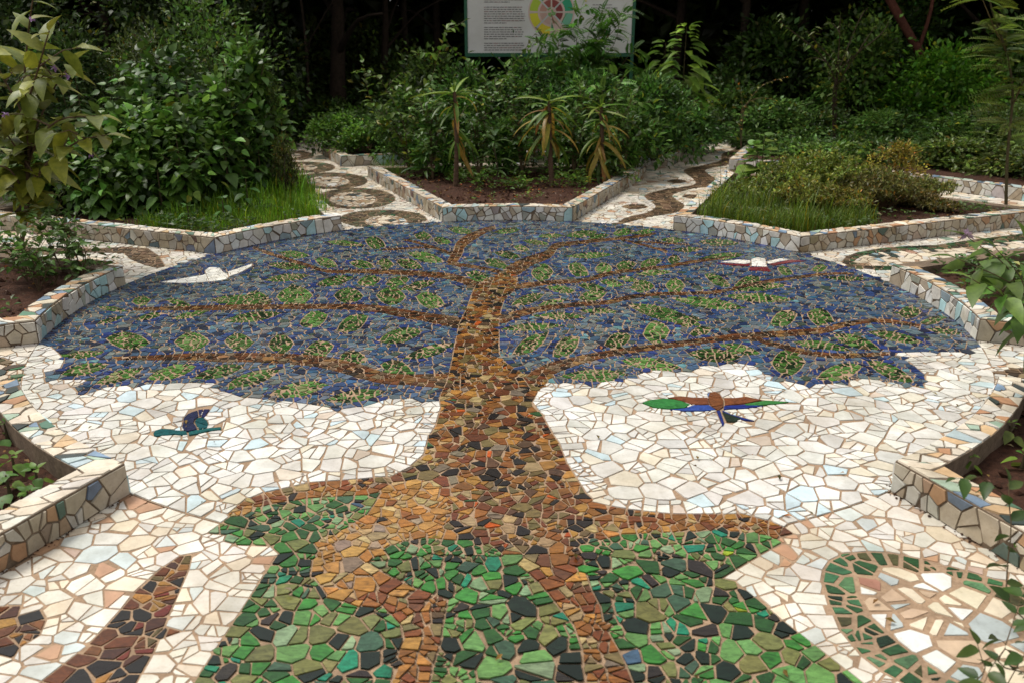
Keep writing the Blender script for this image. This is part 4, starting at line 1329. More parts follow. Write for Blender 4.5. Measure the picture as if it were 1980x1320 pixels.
# ------------------------------------------------------------------ information board
SY = 9.3
bl, br_, bt = V(905, 103, SY), V(1219, 103, SY), V(1062, -62, SY)
bx0, bx1, bz0, bz1 = bl[0], br_[0], bl[2], bt[2]
bw, bh = bx1 - bx0, bz1 - bz0
board = empty('information_board', ((bx0 + bx1) / 2, SY, -.03), 'white information board with text columns and a round garden plan on green posts', 'information board')
GREEN = (.008, .075, .035)
g = Geo(); box(g, ((bx0 + bx1) / 2, SY, (bz0 + bz1) / 2), (bw, .03, bh), (.52, .51, .49)); g.build('panel', M_PAINT, board)
for nm, c, s in (('frame_bar', ((bx0 + bx1) / 2, SY - .004, bz0 - .03), (bw + .1, .06, .06)), ('frame_bar', ((bx0 + bx1) / 2, SY - .004, bz1 + .03), (bw + .1, .06, .06)),
                 ('post', (bx0 - .027, SY, (bz1 + .15) / 2 - .02), (.05, .055, bz1 + .19)), ('post', (bx1 + .027, SY, (bz1 + .15) / 2 - .02), (.05, .055, bz1 + .19))):
    g = Geo(); box(g, c, s, GREEN); g.build(nm, M_PAINT, board)
def bp(px, py, d=.019):
    q = V(px, py, SY); return (q[0], SY - d, q[2])
def strip(g, x0, x1, y, hh, col, d=.0185):
    a, b = bp(x0, y - hh / 2, d), bp(x1, y + hh / 2, d)
    g.add([(a[0], a[1], b[2]), (b[0], a[1], b[2]), (b[0], a[1], a[2]), (a[0], a[1], a[2])], [(0, 1, 2, 3)], col)
g = Geo()
y = -56
para = [0, 1, 2, 3, 4, 5, 6, 7, 8, 10, 11, 12, 13, 15.3, 16.3, 17.3, 18.3, 19.3, 20.3, 21.3, 22.3, 24.3, 25.3, 26.3, 27.3, 28.3, 29.3, 31.3, 32.3, 33.3, 34.3]
for k, q in enumerate(para):
    yy = -52 + q * 4.35
    if yy > 101: break
    x = 936.0
    end = 1015 + rnd.uniform(-6, 1) - (30 if k in (12, 20, 26, 8) else 0)
    while x < end:                                # word-like dashes, too small to read in the photograph
        w = rnd.uniform(3, 9)
        strip(g, x, min(end, x + w), yy, 1.5, (.10, .09, .09) if rnd.random() < .8 else (.2, .1, .1)); x += w + 1.2
for k in range(14):
    yy = -50 + k * 6.0
    if k % 5 == 4: continue
    x = 1146.0; end = 1146 + rnd.uniform(18, 50)
    while x < end:
        w = rnd.uniform(3, 9); strip(g, x, min(end, x + w), yy, 1.4, (.13, .12, .12)); x += w + 1.2
g.build('text_lines', M_PAINT, board, 'stuff')
g = Geo()
for k, c in enumerate([(.02, .12, .06), (.02, .12, .06), (.25, .04, .03), (.03, .03, .03), (.5, .42, .03), (.4, .42, .05), (.3, .35, .05), (.45, .4, .06), (.3, .3, .05)]):
    strip(g, 1131, 1134, -50 + k * 7.5, 3, c)
g.build('legend_dots', M_PAINT, board, 'stuff')
# round plan: outer and inner wedges, pale paths between them, a tree in the middle
wc = np.array(bp(1066, 24)); wr = abs(bp(1106, 24)[0] - wc[0])
def wedge(g, r0, r1, a0, a1, col, d):
    n = 7; v, f = [], []
    for t in np.linspace(R_(a0), R_(a1), n):
        for r in (r0, r1): v.append((wc[0] + r * math.cos(t), SY - d, wc[2] + r * math.sin(t)))
    for i in range(n - 1): f.append((2 * i, 2 * i + 1, 2 * i + 3, 2 * i + 2))
    g.add(v, f, col)
g = Geo(); wedge(g, .002, wr * 1.12, 0, 360, (.50, .36, .31), .0178)
vv = [(wc[0] + wr * 1.12 * math.cos(t), SY - .0178, wc[2] + wr * 1.12 * math.sin(t)) for t in np.linspace(0, 2 * math.pi, 40, endpoint=False)]
g = Geo(); g.add(vv, [tuple(range(40))], (.50, .36, .31)); g.build('plan_disc', M_PAINT, board)
outer_c = [(.02, .26, .13), (.02, .22, .09), (.03, .24, .08), (.32, .42, .03), (.50, .46, .02), (.56, .44, .02), (.50, .36, .31), (.14, .36, .24)]
inner_c = [(.19, .03, .03), (.2, .035, .03), (.24, .06, .045), (.38, .20, .15), (.42, .27, .22), (.44, .29, .24), (.42, .28, .23), (.16, .025, .025)]
for k in range(8):
    a0, a1 = k * 45 + 3.5, k * 45 + 41.5
    g = Geo(); wedge(g, wr * .66, wr * 1.05, a0, a1, outer_c[k], .0192); g.build('plan_wedge', M_PAINT, board)
    g = Geo(); wedge(g, wr * .24, wr * .56, a0, a1, inner_c[k], .0192); g.build('plan_wedge', M_PAINT, board)
    g = Geo(); t = R_(k * 45); q = np.array([-math.sin(t), math.cos(t)]) * wr * .035; e = np.array([math.cos(t), math.sin(t)])
    pts = [e * wr * .2 + q, e * wr * 1.05 + q, e * wr * 1.05 - q, e * wr * .2 - q]
    g.add([(wc[0] + p[0], SY - .0198, wc[2] + p[1]) for p in pts], [(0, 1, 2, 3)], (.38, .42, .40) if k % 2 else (.45, .38, .33)); g.build('plan_path', M_PAINT, board)
g = Geo()
for k in range(14):
    t = rnd.random() * 6.28; r = wr * .2 * math.sqrt(rnd.random()); s = wr * .055
    c = (wc[0] + r * math.cos(t), wc[2] + r * math.sin(t))
    g.add([(c[0] + s * math.cos(q), SY - .0206 - .0001 * k, c[1] + s * math.sin(q)) for q in np.linspace(0, 6.28, 7)[:-1]], [tuple(range(6))], (.16, .30, .10))
g.add([(wc[0] - wr * .02, SY - .0225, wc[2] - wr * .12), (wc[0] + wr * .10, SY - .0225, wc[2] - wr * .5), (wc[0] + wr * .17, SY - .0225, wc[2] - wr * .5), (wc[0] + wr * .03, SY - .0225, wc[2] - wr * .12)], [(0, 1, 2, 3)], (.22, .07, .05))
g.add([(wc[0] + wr * .02, SY - .0225, wc[2] - wr * .45), (wc[0] - wr * .0, SY - .0225, wc[2] - wr * .82), (wc[0] + wr * .14, SY - .0225, wc[2] - wr * .8)], [(0, 1, 2)], (.02, .16, .07))
g.build('plan_tree', M_PAINT, board)

# arched hole tile in the outer wall behind the dracaena planter
q = U(831, 316)
at_, L_ = along(out_runs[90][0])
best = min((abs(at_(s)[0][0] - q[0]), s) for s in np.linspace(0, L_, 200))[1]
p_, n_ = at_(best)
ar = empty('drain_tile', (p_[0], p_[1], .03), 'small white arched drain tile in the wall behind the dracaena planter', 'drain tile')
g = Geo()
def archp(r, yb, n=9): return [(-r, yb)] + [(r * math.cos(t), .03 + r * math.sin(t)) for t in np.linspace(math.pi, 0, n)] + [(r, yb)]
for r, col, d, nm in ((.05, (.6, .56, .5), .012, 'surround'), (.028, (.01, .009, .008), .014, 'opening')):  # dark of the hole is painted: a near-black plate, no recess behind
    g = Geo(); A = archp(r, -.02); nA = len(A)
    td = np.array([-n_[1], n_[0]])
    v = [(p_[0] + td[0] * a + n_[0] * (d - .014), p_[1] + td[1] * a + n_[1] * (d - .014), .065 + b) for a, b in A] + [(p_[0] + td[0] * a + n_[0] * d, p_[1] + td[1] * a + n_[1] * d, .065 + b) for a, b in A]
    g.add(v, [tuple(range(nA, 2 * nA))] + [(i, (i + 1) % nA, nA + (i + 1) % nA, nA + i) for i in range(nA)], col); g.build(nm, M_WALL, ar)

# ------------------------------------------------------------------ vegetation in the planters
inn = {k: inset_poly(bed_outer[k], WT + .02) for k in BEDS}
def at(px, Y, z=.1): return np.array([V(px, 300, Y)[0], Y, z])
def top(px, py, Y): return V(px, py, Y)

# left back planter: broad-leaved shrubs
BL = [ # px, Y, top py, stems, single, label
 (300, 2.95, 330, 2, True, 'low broad-leaved shrub at the planter front, left of the grass corner'),
 (345, 3.1, 258, 2, True, 'broad-leaved shrub with one upright tip in the middle of the left planter'),
 (250, 3.0, 330, 2, True, 'broad-leaved shrub at the front with leaves hanging over the left planter wall'),
 (185, 3.0, 320, 2, True, 'broad-leaved shrub left of the low front one, above the shaded wall'),
 (290, 3.7, 150, 2, True, 'tall broad-leaved shrub with a pale tip, left one of the middle pair'),
 (378, 3.9, 155, 2, True, 'tall broad-leaved shrub, right one of the middle pair'),
 (452, 4.1, 112, 2, True, 'tall broad-leaved shrub behind the bright grass'),
 (500, 4.5, 28, 2, True, 'tallest broad-leaved shrub, at the right end of the left planter'),
 (435, 3.6, 262, 2, True, 'middle-sized broad-leaved shrub just behind the grass corner'),
 (500, 3.9, 285, 2, False, 'broad-leaved shrub beside the oval path'),
 (230, 4.3, 190, 2, False, 'shaded broad-leaved shrub behind the left middle pair'),
 (120, 3.5, 250, 2, False, 'shaded broad-leaved shrub behind the big-leaved sapling'),
 (170, 4.6, 150, 2, False, 'tall shaded broad-leaved shrub at the back left'),
 (60, 3.1, 345, 2, False, 'shaded broad-leaved shrub at the left edge above the dark wall'),
 (10, 3.5, 250, 3, False, 'shaded broad-leaved shrub cut off by the left edge'),
 (395, 4.9, 120, 2, False, 'shaded broad-leaved shrub between the tall ones'),
]
for px, Y, py, st, sg, lab in BL:
    b = at(px, Y)
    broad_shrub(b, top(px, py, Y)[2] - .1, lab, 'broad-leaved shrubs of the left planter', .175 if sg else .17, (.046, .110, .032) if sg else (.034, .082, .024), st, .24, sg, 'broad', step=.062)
for px, Y, py, lab in ((420, 2.75, 383, 'small broad-leaved seedling standing in the bright grass'), (350, 2.62, 398, 'flat broad-leaved seedling at the grass edge'), (470, 3.3, 345, 'young broad-leaved plant behind the grass')):
    broad_shrub(at(px, Y), max(.12, top(px, py, Y)[2] - .1), lab, 'broad-leaved seedlings', .15, (.04, .10, .036), 1, .1, True, 'broadlight', step=.05, side=False, name='seedling', cat='seedling')
for px, Y, py, rx, n, c, lab, lf in (
 (300, 5.6, 75, .75, 5200, (.030, .048, .018), 'fine-leaved brownish bush rising behind the broad-leaved shrubs', .055),
 (530, 4.7, 150, .22, 1500, (.034, .058, .022), 'narrow fine-leaved bush at the right end of the left planter', .05),
 (548, 4.0, 270, .16, 900, (.045, .06, .025), 'small dry fine-leaved bush beside the oval path', .045),
 (420, 6.2, 10, .9, 4200, (.026, .058, .016), 'tall green bush behind the fine-leaved brownish one', .08),
 (150, 5.4, 90, .9, 4200, (.018, .038, .014), 'dark bush behind the left shrubs', .09),
 (20, 4.8, 130, .8, 3800, (.018, .04, .014), 'dark bush at the left edge behind the sapling', .09)):
    bushy(at(px, Y), rx, rx * .8, top(px, py, Y)[2] - .1, lab, 'bushes in the left planter', n, lf, c, clumps=40, stems=9)
for px, Y, py, rx, n, c, lab in ((320, 3.5, 215, .6, 1300, (.050, .118, .03), 'dense broad-leaved body of the bush behind the grass corner'), (230, 3.5, 240, .6, 1300, (.045, .105, .028), 'dense broad-leaved body of the bush at the planter middle'), (430, 4.1, 185, .55, 1200, (.050, .118, .03), 'dense broad-leaved body of the bush beside the oval path'), (120, 3.4, 290, .6, 1200, (.04, .095, .026), 'dense broad-leaved body of the bush behind the sapling'), (330, 4.6, 130, .7, 1300, (.04, .10, .026), 'dense broad-leaved bush at the back of the left planter'), (490, 4.6, 110, .4, 900, (.046, .11, .028), 'dense broad-leaved bush under the tallest tip')):
    bushy(at(px, Y), rx, rx * .8, top(px, py, Y)[2] - .1, lab, 'broad-leaved bushes of the left planter', int(n * 1.9), .105, np.array(c) * .72, T_HEART, clumps=52, stems=9, up=.05, yellow=.01)
gp = inset_poly(np.array([U(620, 425, .1)[:2], U(420, 452, .1)[:2], U(250, 430, .1)[:2], U(330, 408, .1)[:2], U(430, 395, .1)[:2], U(520, 345, .1)[:2], U(580, 345, .1)[:2]]) if False else np.array([U(255, 436, .1)[:2], U(415, 455, .1)[:2], U(640, 420, .1)[:2], U(566, 350, .1)[:2], U(500, 350, .1)[:2], U(450, 385, .1)[:2], U(330, 412, .1)[:2]]), .0)
grass('short_grass', gp, 9500, .13, (.085, .19, .02), .1, 'bright green short grass in the corner of the left planter', .8, .32, .05, .05,
      lambda P: .65 + .75 * np.clip((P[:, 1] - 2.4) / 1.4, 0, 1))
seedlings('ground_cover', inn[135], 260, .07, (.03, .07, .02), 'low leaves under the broad-leaved shrubs')

# big-leaved sapling at left, standing in the left planter
sb = U(38, 500, .1); SYL = sb[1]
def sp(px, py, dy=0.0): return V(px, py, SYL + dy)
sap = lanky(sb, [[sp(50, 400), sp(56, 310), sp(45, 200, .1), sp(55, 60, .1), sp(70, -40)], [sp(50, 400), sp(55, 330), sp(20, 270, -.1), sp(-20, 215, -.2)],
   [sp(50, 400), sp(60, 300), sp(110, 235, -.25), sp(190, 225, -.3)], [sp(50, 400), sp(58, 290), sp(100, 180, .2), sp(140, 120, .2)], [sp(50, 400), sp(52, 250), sp(0, 140, .2), sp(-40, 60, .2)],
   [sp(50, 400), sp(50, 230), sp(75, 130, -.2), sp(95, 60, -.3)], [sp(48, 420), sp(80, 330, -.2), sp(150, 275, -.3), sp(205, 262, -.3)], [sp(50, 400), sp(20, 330, -.2), sp(-30, 320, -.2)]],
   'sapling with large olive green leaves and mauve flowers at the left edge', 'saplings', .27, (.105, .140, .034), t_broad(.48, .06, .35), .075, True, 'olive', 'big_leaved_sapling', 'sapling', .017, True, -.25, 0.0, (.10, .065, .04))
g = Geo()
for px, py in ((105, 133), (10, 222), (130, 148), (175, 300), (60, 40)):
    c = sp(px, py, -.3)
    for k in range(9):
        d = unit(nr.normal(0, 1, 3)); scatter(g, T_SMALL, [c], [d], [UP], [.035], [(.30, .17, .38)])
g.build('flower', M_LEAF, sap)

# weeds in the left planter (180) and round the near corners
for px, Y, py, lab in ((25, .15, 470, 'leafy weed at the left edge of the weed planter'), (80, .75, 440, 'tall leafy weed with small pale leaves in the weed planter'), (120, .55, 430, 'slender weed leaning over the white planter front'),
                       (60, .35, 500, 'bushy weed in the middle of the weed planter'), (140, .72, 520, 'small weed touching the pale blue wall tiles'), (5, .45, 460, 'weed half outside the left edge'), (100, 1.0, 415, 'weed beside the sapling stem')):
    b = at(px, Y); t = top(px, py, Y)
    lanky(b, [[b + (rnd.gauss(0, .05), 0, (t[2] - .1) * .55), (t[0] + rnd.gauss(0, .06), Y, t[2])] for _ in range(4)], lab, 'weeds in the left planter', .085, (.055, .12, .035), T_BROAD, .05, True, 'weed', 'weed', 'weed', .005, True, -.05)
seedlings('ground_cover', inn[180], 170, .07, (.035, .075, .02), 'low weeds on dark soil in the left planter')
seedlings('ground_cover', inset_poly(inn[225], .22), 90, .06, (.05, .11, .03), 'scattered low weeds on the soil of the nearest left planter', .05, 4)
seedlings('ground_cover', inset_poly(inn[315], .15), 90, .06, (.06, .12, .035), 'scattered low weeds on the soil of the nearest right planter', .05, 4)
seedlings('ground_cover', inn[0], 260, .08, (.035, .08, .025), 'dark low weeds in the right planter')
for px, py, lab in ((30, 915, 'young weed nearest the inner wall edge in the near left planter'), (75, 945, 'broad young weed by the broken wall corner'), (20, 960, 'young weed low at the left picture edge'), (60, 985, 'lowest young weed in the near left planter'), (15, 850, 'young weed highest up at the left picture edge')):
    q = U(px, py, .05)
    broad_shrub(q, rnd.uniform(.06, .11), lab, 'young weeds in the near left planter', .095, (.06, .14, .035), 1, .1, True, 'young', step=.035, side=False, name='weed', cat='weed')
for px, py, lab in ((1905, 838, 'young weed in the near right planter, closest to its wall'), (1950, 850, 'young weed right of the one by the wall'), (1870, 905, 'tiny dry weed on the dark soil at right'), (1975, 905, 'young weed at the right picture edge on dark soil')):
    q = U(px, py, .05)
    broad_shrub(q, rnd.uniform(.06, .1), lab, 'young weeds in the near right planter', .08, (.08, .15, .04), 1, .1, True, 'young2', step=.03, side=False, name='weed', cat='weed')

# dracaena planter
T_DR = t_strap(.13, .5); T_DR2 = t_strap(.11, .62); T_DR3 = t_strap(.10, .3)
DR = [(880, 4.9, 178, 'left dracaena with a bare ringed trunk and sparse drooping leaves', 30), (1068, 4.95, 196, 'middle dracaena with yellow tipped drooping leaves', 46), (1163, 5.25, 208, 'right dracaena with a tuft of long yellowing leaves', 46)]
for px, Y, py, lab, nl in DR:
    b = at(px, Y); t = top(px + rnd.uniform(-6, 6), py, Y)
    root = empty('dracaena', tuple(b), lab, 'dracaena', 'dracaenas in the soil planter')
    g = Geo()
    c = bez([b - UP * .04, (b + t) / 2 + (rnd.gauss(0, .03), 0, 0), t], 22)
    for i in range(len(c) - 1):     # leaf scars ring the trunk
        r = .034 - .012 * i / len(c)
        tube(g, [c[i], c[i] * .5 + c[i + 1] * .5, c[i + 1]], r * 1.12, r * .92, 7, (.085, .05, .032), .1)
    g.build('trunk', M_STEM, root)
    m1 = leaf_meshes('drG', T_DR, (.065, .12, .03), 5, .2); m2 = leaf_meshes('drY', T_DR2, (.20, .17, .05), 5, .25); m3 = leaf_meshes('drU', T_DR3, (.10, .17, .035), 4, .2); m4 = leaf_meshes('drB', T_DR2, (.22, .13, .07), 3, .2)
    for k in range(nl):
        z = rnd.random() ** 1.3
        p = t - UP * z * (.5 + .1 * (px % 3))
        an = rnd.random() * 6.28
        d = np.array([math.cos(an), math.sin(an) * .8, .25 - 1.0 * z + rnd.gauss(0, .22)])
        m = m3 if z < .12 else (m1 if rnd.random() < .45 else (m2 if rnd.random() < .75 else m4))
        leaf_obj('leaf', m, root, p, d, UP + .2 * d + nr.normal(0, .25, 3), rnd.uniform(.24, .58))
    for k in range(6):
        leaf_obj('leaf', m3, root, t, rdir() * .35 + UP, rdir(), rnd.uniform(.1, .17))
for px, Y, py, n, lab in ((955, 4.85, 235, 16, 'leaning dracaena offshoot with dark strap leaves, between the two left trunks'), (1190, 5.25, 300, 18, 'low dracaena offshoot with dark strap leaves at the right dracaena'), (820, 5.6, 290, 14, 'dark strap-leaved offshoot behind the left dracaena'), (1010, 5.7, 285, 14, 'dark strap-leaved offshoot behind the middle dracaena')):
    b = at(px, Y); t = top(px, py, Y)
    root = empty('dracaena', tuple(b), lab, 'dracaena', 'dracaena offshoots')
    g = Geo(); tube(g, bez([b, b + (.05, 0, .2), t * .6 + b * .4], 6), .014, .008, 5, (.06, .045, .028)); g.build('stem', M_STEM, root)
    ms = leaf_meshes('drD', t_strap(.13, .6), (.035, .085, .028), 5, .25)
    for k in range(n):
        q = k / n; p = b + (t - b) * rnd.uniform(.15, 1) * .8; an = k * 2.4
        leaf_obj('leaf', ms, root, p, np.array([math.cos(an), math.sin(an), .8 - .5 * rnd.random()]), UP + rdir() * .2, rnd.uniform(.26, .4))
seedlings('ground_cover', np.array([U(870, 372, .1)[:2], U(1230, 362, .1)[:2], U(1225, 325, .1)[:2], U(860, 340, .1)[:2]]), 170, .075, (.07, .15, .035), 'patches of green seedlings on the red soil around the dracaenas', .1, 5)
seedlings('ground_cover', np.array([U(745, 330, .1)[:2], U(1215, 330, .1)[:2], U(1130, 395, .1)[:2], U(860, 395, .1)[:2]]), 60, .05, (.06, .12, .03), 'tiny sparse seedlings at the front of the red soil', .1, 4)
grass('short_grass', np.array([U(722, 322, .1)[:2], U(760, 345, .1)[:2], U(785, 338, .1)[:2], U(745, 320, .1)[:2]]), 300, .12, (.06, .14, .02), .1, 'thin strip of grass along the left wall of the soil planter')

# shrubs behind the dracaenas
def arch(px0, Y, ends, lab, leaf, col, T=T_LONG, step=.06, grp='shrubs behind the dracaenas', r=.008, **k):
    b = at(px0, Y)
    tips = []
    for e in ends:
        tips.append([V(px, py, Y + dy) for px, py, dy in e])
    return lanky(b, tips, lab, grp, leaf, col, T, step, False, None, 'lanky_shrub', 'shrub', r, **k)
arch(790, 5.9, [[(770, 250, 0), (720, 200, 0), (700, 118, 0)], [(800, 250, .1), (835, 150, .1), (858, 75, .1)], [(780, 240, -.1), (745, 170, 0), (722, 140, 0)], [(800, 230, .1), (780, 160, .1)], [(770, 260, 0), (725, 215, -.1)], [(800, 250, .2), (850, 190, .2)], [(785, 240, 0), (810, 180, .2)], [(775, 270, .1), (740, 240, 0)]],
     'lanky arching shrub left of the left dracaena', .125, (.060, .125, .026), T_BROAD, .045)
arch(930, 6.1, [[(935, 240, 0), (940, 160, 0), (860, 75, .1), (900, 40, .1)], [(925, 240, 0), (900, 180, .1)], [(940, 230, 0), (975, 160, .1)], [(930, 220, 0), (935, 140, .1)], [(950, 240, 0), (1010, 190, 0)], [(920, 250, .2), (885, 215, 0)], [(935, 230, 0), (1000, 115, 0), (1050, 75, 0)]],
     'arching shrub between the left and middle dracaena, one shoot crossing the board', .115, (.055, .125, .030), T_BROAD, .042)
arch(1030, 6.2, [[(1020, 260, 0), (1000, 180, 0), (990, 130, 0)], [(1040, 250, 0), (1050, 170, 0)], [(1035, 250, .1), (1020, 150, 0)], [(1040, 260, 0), (1090, 200, 0)], [(1030, 260, 0), (975, 215, 0)]], 'leafy shrub just behind the middle dracaena', .10, (.055, .125, .032), T_BROAD, .04)
for px, Y, sgn, lab in ((925, 5.45, 1, 'loose leafy shrub standing just right of the left dracaena'), (1110, 5.5, 1, 'loose leafy shrub standing between the middle and right dracaenas'), (1205, 5.55, 1, 'loose leafy shrub right of the right dracaena'), (835, 5.4, -1, 'loose leafy shrub left of the left dracaena'), (1010, 5.55, -1, 'loose leafy shrub left of the middle dracaena')):
    arch(px, Y, [[(px + rnd.uniform(-14, 14), 255, 0), (px + rnd.uniform(-40, 40), rnd.uniform(150, 215), rnd.uniform(-.15, .15))] for _ in range(5)] + [[(px, 290, 0), (px + sgn * 50, rnd.uniform(235, 262), -.1)], [(px, 285, 0), (px - sgn * 45, rnd.uniform(235, 262), -.1)]], lab, .105, (.045, .105, .03), T_BROAD, .045)
def fine(px, Y, ends, lab, leaf, col, grp='feathery shrubs behind the dracaenas', step=.085):
    return arch(px, Y, ends, lab, leaf, col, T_PINF, step, grp, .009, droop=.05)
fine(1110, 8.1, [[(1110, 180, 0), (1115, 80, 0), (1125, 14, 0)], [(1120, 180, 0), (1150, 90, 0), (1165, 20, .1)], [(1120, 170, .1), (1185, 90, 0), (1200, 30, 0)], [(1100, 180, 0), (1065, 120, 0), (1050, 75, 0)], [(1110, 190, 0), (1080, 110, 0), (1085, 50, 0)], [(1120, 200, 0), (1190, 140, 0), (1225, 95, 0)],
   [(1110, 190, .2), (1040, 150, 0), (1010, 120, 0)], [(1120, 200, .2), (1140, 130, 0), (1160, 70, 0)], [(1110, 200, -.1), (1100, 140, -.1)], [(1125, 220, -.2), (1170, 170, -.2)], [(1105, 220, -.2), (1060, 180, -.2)], [(1120, 150, 0), (1190, 55, 0), (1215, 15, 0)], [(1115, 150, 0), (1140, 60, 0)]],
   'feathery green shrub growing in front of the right half of the board', .26, (.050, .130, .034), 'feathery shrubs behind the dracaenas', .042)
fine(1230, 7.9, [[(1230, 240, 0), (1225, 170, 0)], [(1240, 240, 0), (1275, 180, 0)], [(1220, 250, 0), (1180, 200, 0)], [(1240, 250, 0), (1300, 220, 0)], [(1235, 230, .1), (1250, 140, .1)]], 'lower feathery shrub right of the one before the board', .24, (.05, .125, .034), step=.05)
fine(1010, 7.4, [[(1005, 240, 0), (990, 170, 0), (975, 130, 0)], [(1015, 240, 0), (1030, 160, 0), (1040, 110, 0)], [(1005, 250, 0), (960, 200, 0), (930, 185, 0)], [(1015, 250, 0), (1065, 190, 0)], [(1010, 230, .1), (1000, 150, .1)]], 'feathery shrub between the board post and the middle dracaena', .24, (.05, .13, .034), step=.05)
fine(1160, 6.6, [[(1150, 260, 0), (1130, 190, 0), (1110, 150, 0)], [(1165, 260, 0), (1190, 180, 0), (1205, 150, 0)], [(1165, 270, 0), (1230, 210, 0), (1260, 195, 0)], [(1150, 270, 0), (1105, 220, 0)], [(1160, 250, 0), (1165, 170, 0)], [(1170, 280, 0), (1260, 250, 0)]], 'feathery shrub arching right behind the right dracaena', .22, (.052, .125, .034), step=.05)
for px, Y, py, rx, n, c, lf, lab in (
 (850, 5.95, 232, .42, 1500, (.034, .085, .022), .10, 'leafy bush touching the back wall behind the left dracaena'),
 (965, 6.0, 240, .42, 1500, (.036, .09, .024), .10, 'leafy bush touching the back wall between the dracaenas'),
 (1110, 6.0, 240, .42, 1600, (.036, .088, .024), .10, 'leafy bush touching the back wall at the right dracaena'),
 (1225, 6.05, 222, .42, 1600, (.038, .092, .024), .10, 'leafy bush at the right end of the soil planter'),
 (900, 7.0, 150, .6, 4200, (.026, .068, .020), .085, 'dense dark bush behind the left dracaena'),
 (1010, 7.2, 135, .6, 4400, (.026, .07, .022), .085, 'dense dark bush behind the middle dracaena'),
 (1140, 7.0, 150, .65, 4800, (.028, .075, .022), .08, 'dense bush behind the right dracaena'),
 (1255, 7.2, 160, .65, 4800, (.030, .08, .022), .08, 'dense bush to the right of the dracaenas'),
 (1330, 8.0, 215, .55, 3200, (.026, .07, .020), .085, 'low dense bush at the head of the river path'),
 (1345, 8.8, 240, .45, 2200, (.03, .08, .024), .08, 'small bush overhanging the river path'),
 (790, 7.2, 190, .5, 3000, (.026, .064, .018), .08, 'dark bush behind the lanky arching shrub'),
 (1085, 9.0, 120, .8, 4200, (.022, .058, .018), .10, 'dark bush at the foot of the board'),
 (820, 9.0, 110, .8, 3200, (.026, .052, .016), .10, 'shaded bush left of the board post')):
    bushy(at(px, Y), rx, rx * .7, top(px, py, Y)[2] - .1, lab, 'bushes behind the dracaenas', n, lf, c, clumps=34, stems=8, yellow=.03)
for px, Y, py, rx, n, lab in ((655, 8.4, 228, .45, 2800, 'low dense herbs at the left end of the outer planter'), (720, 7.9, 240, .45, 2800, 'low dense herbs behind the left outer wall, beside the lanky shrub'), (690, 9.2, 215, .5, 2600, 'low herbs further back in the outer planter'), (775, 8.0, 262, .35, 1600, 'low herbs at the foot of the lanky shrub')):
    bushy(at(px, Y), rx, rx * .8, max(.2, top(px, py, Y)[2] - .1), lab, 'low herbs in the outer planter', n, .07, (.038, .09, .02), clumps=40, stems=6, shape=.7, yellow=.01, name='herb', cat='herb')
# tobacco-like big-leaved plant right of the board
b = at(1312, 8.9); root_h = top(1315, 52, 8.9)[2]
bt_ = broad_shrub(b, root_h - .1, 'tall plant with very large pale green leaves right of the board', 'large-leaved plants', .52, (.085, .175, .04), 1, .05, True, 'tob', t_broad(.44, .05, .5), .055, 'plant', 'large_leaved_plant', False, hang=-.05)
broad_shrub(at(1275, 9.3), root_h - .35, 'second large-leaved plant half hidden behind the first', 'large-leaved plants', .46, (.06, .13, .03), 1, .05, True, 'tob2', t_broad(.44, .05, .5), .07, 'plant', 'large_leaved_plant', False, hang=-.1)

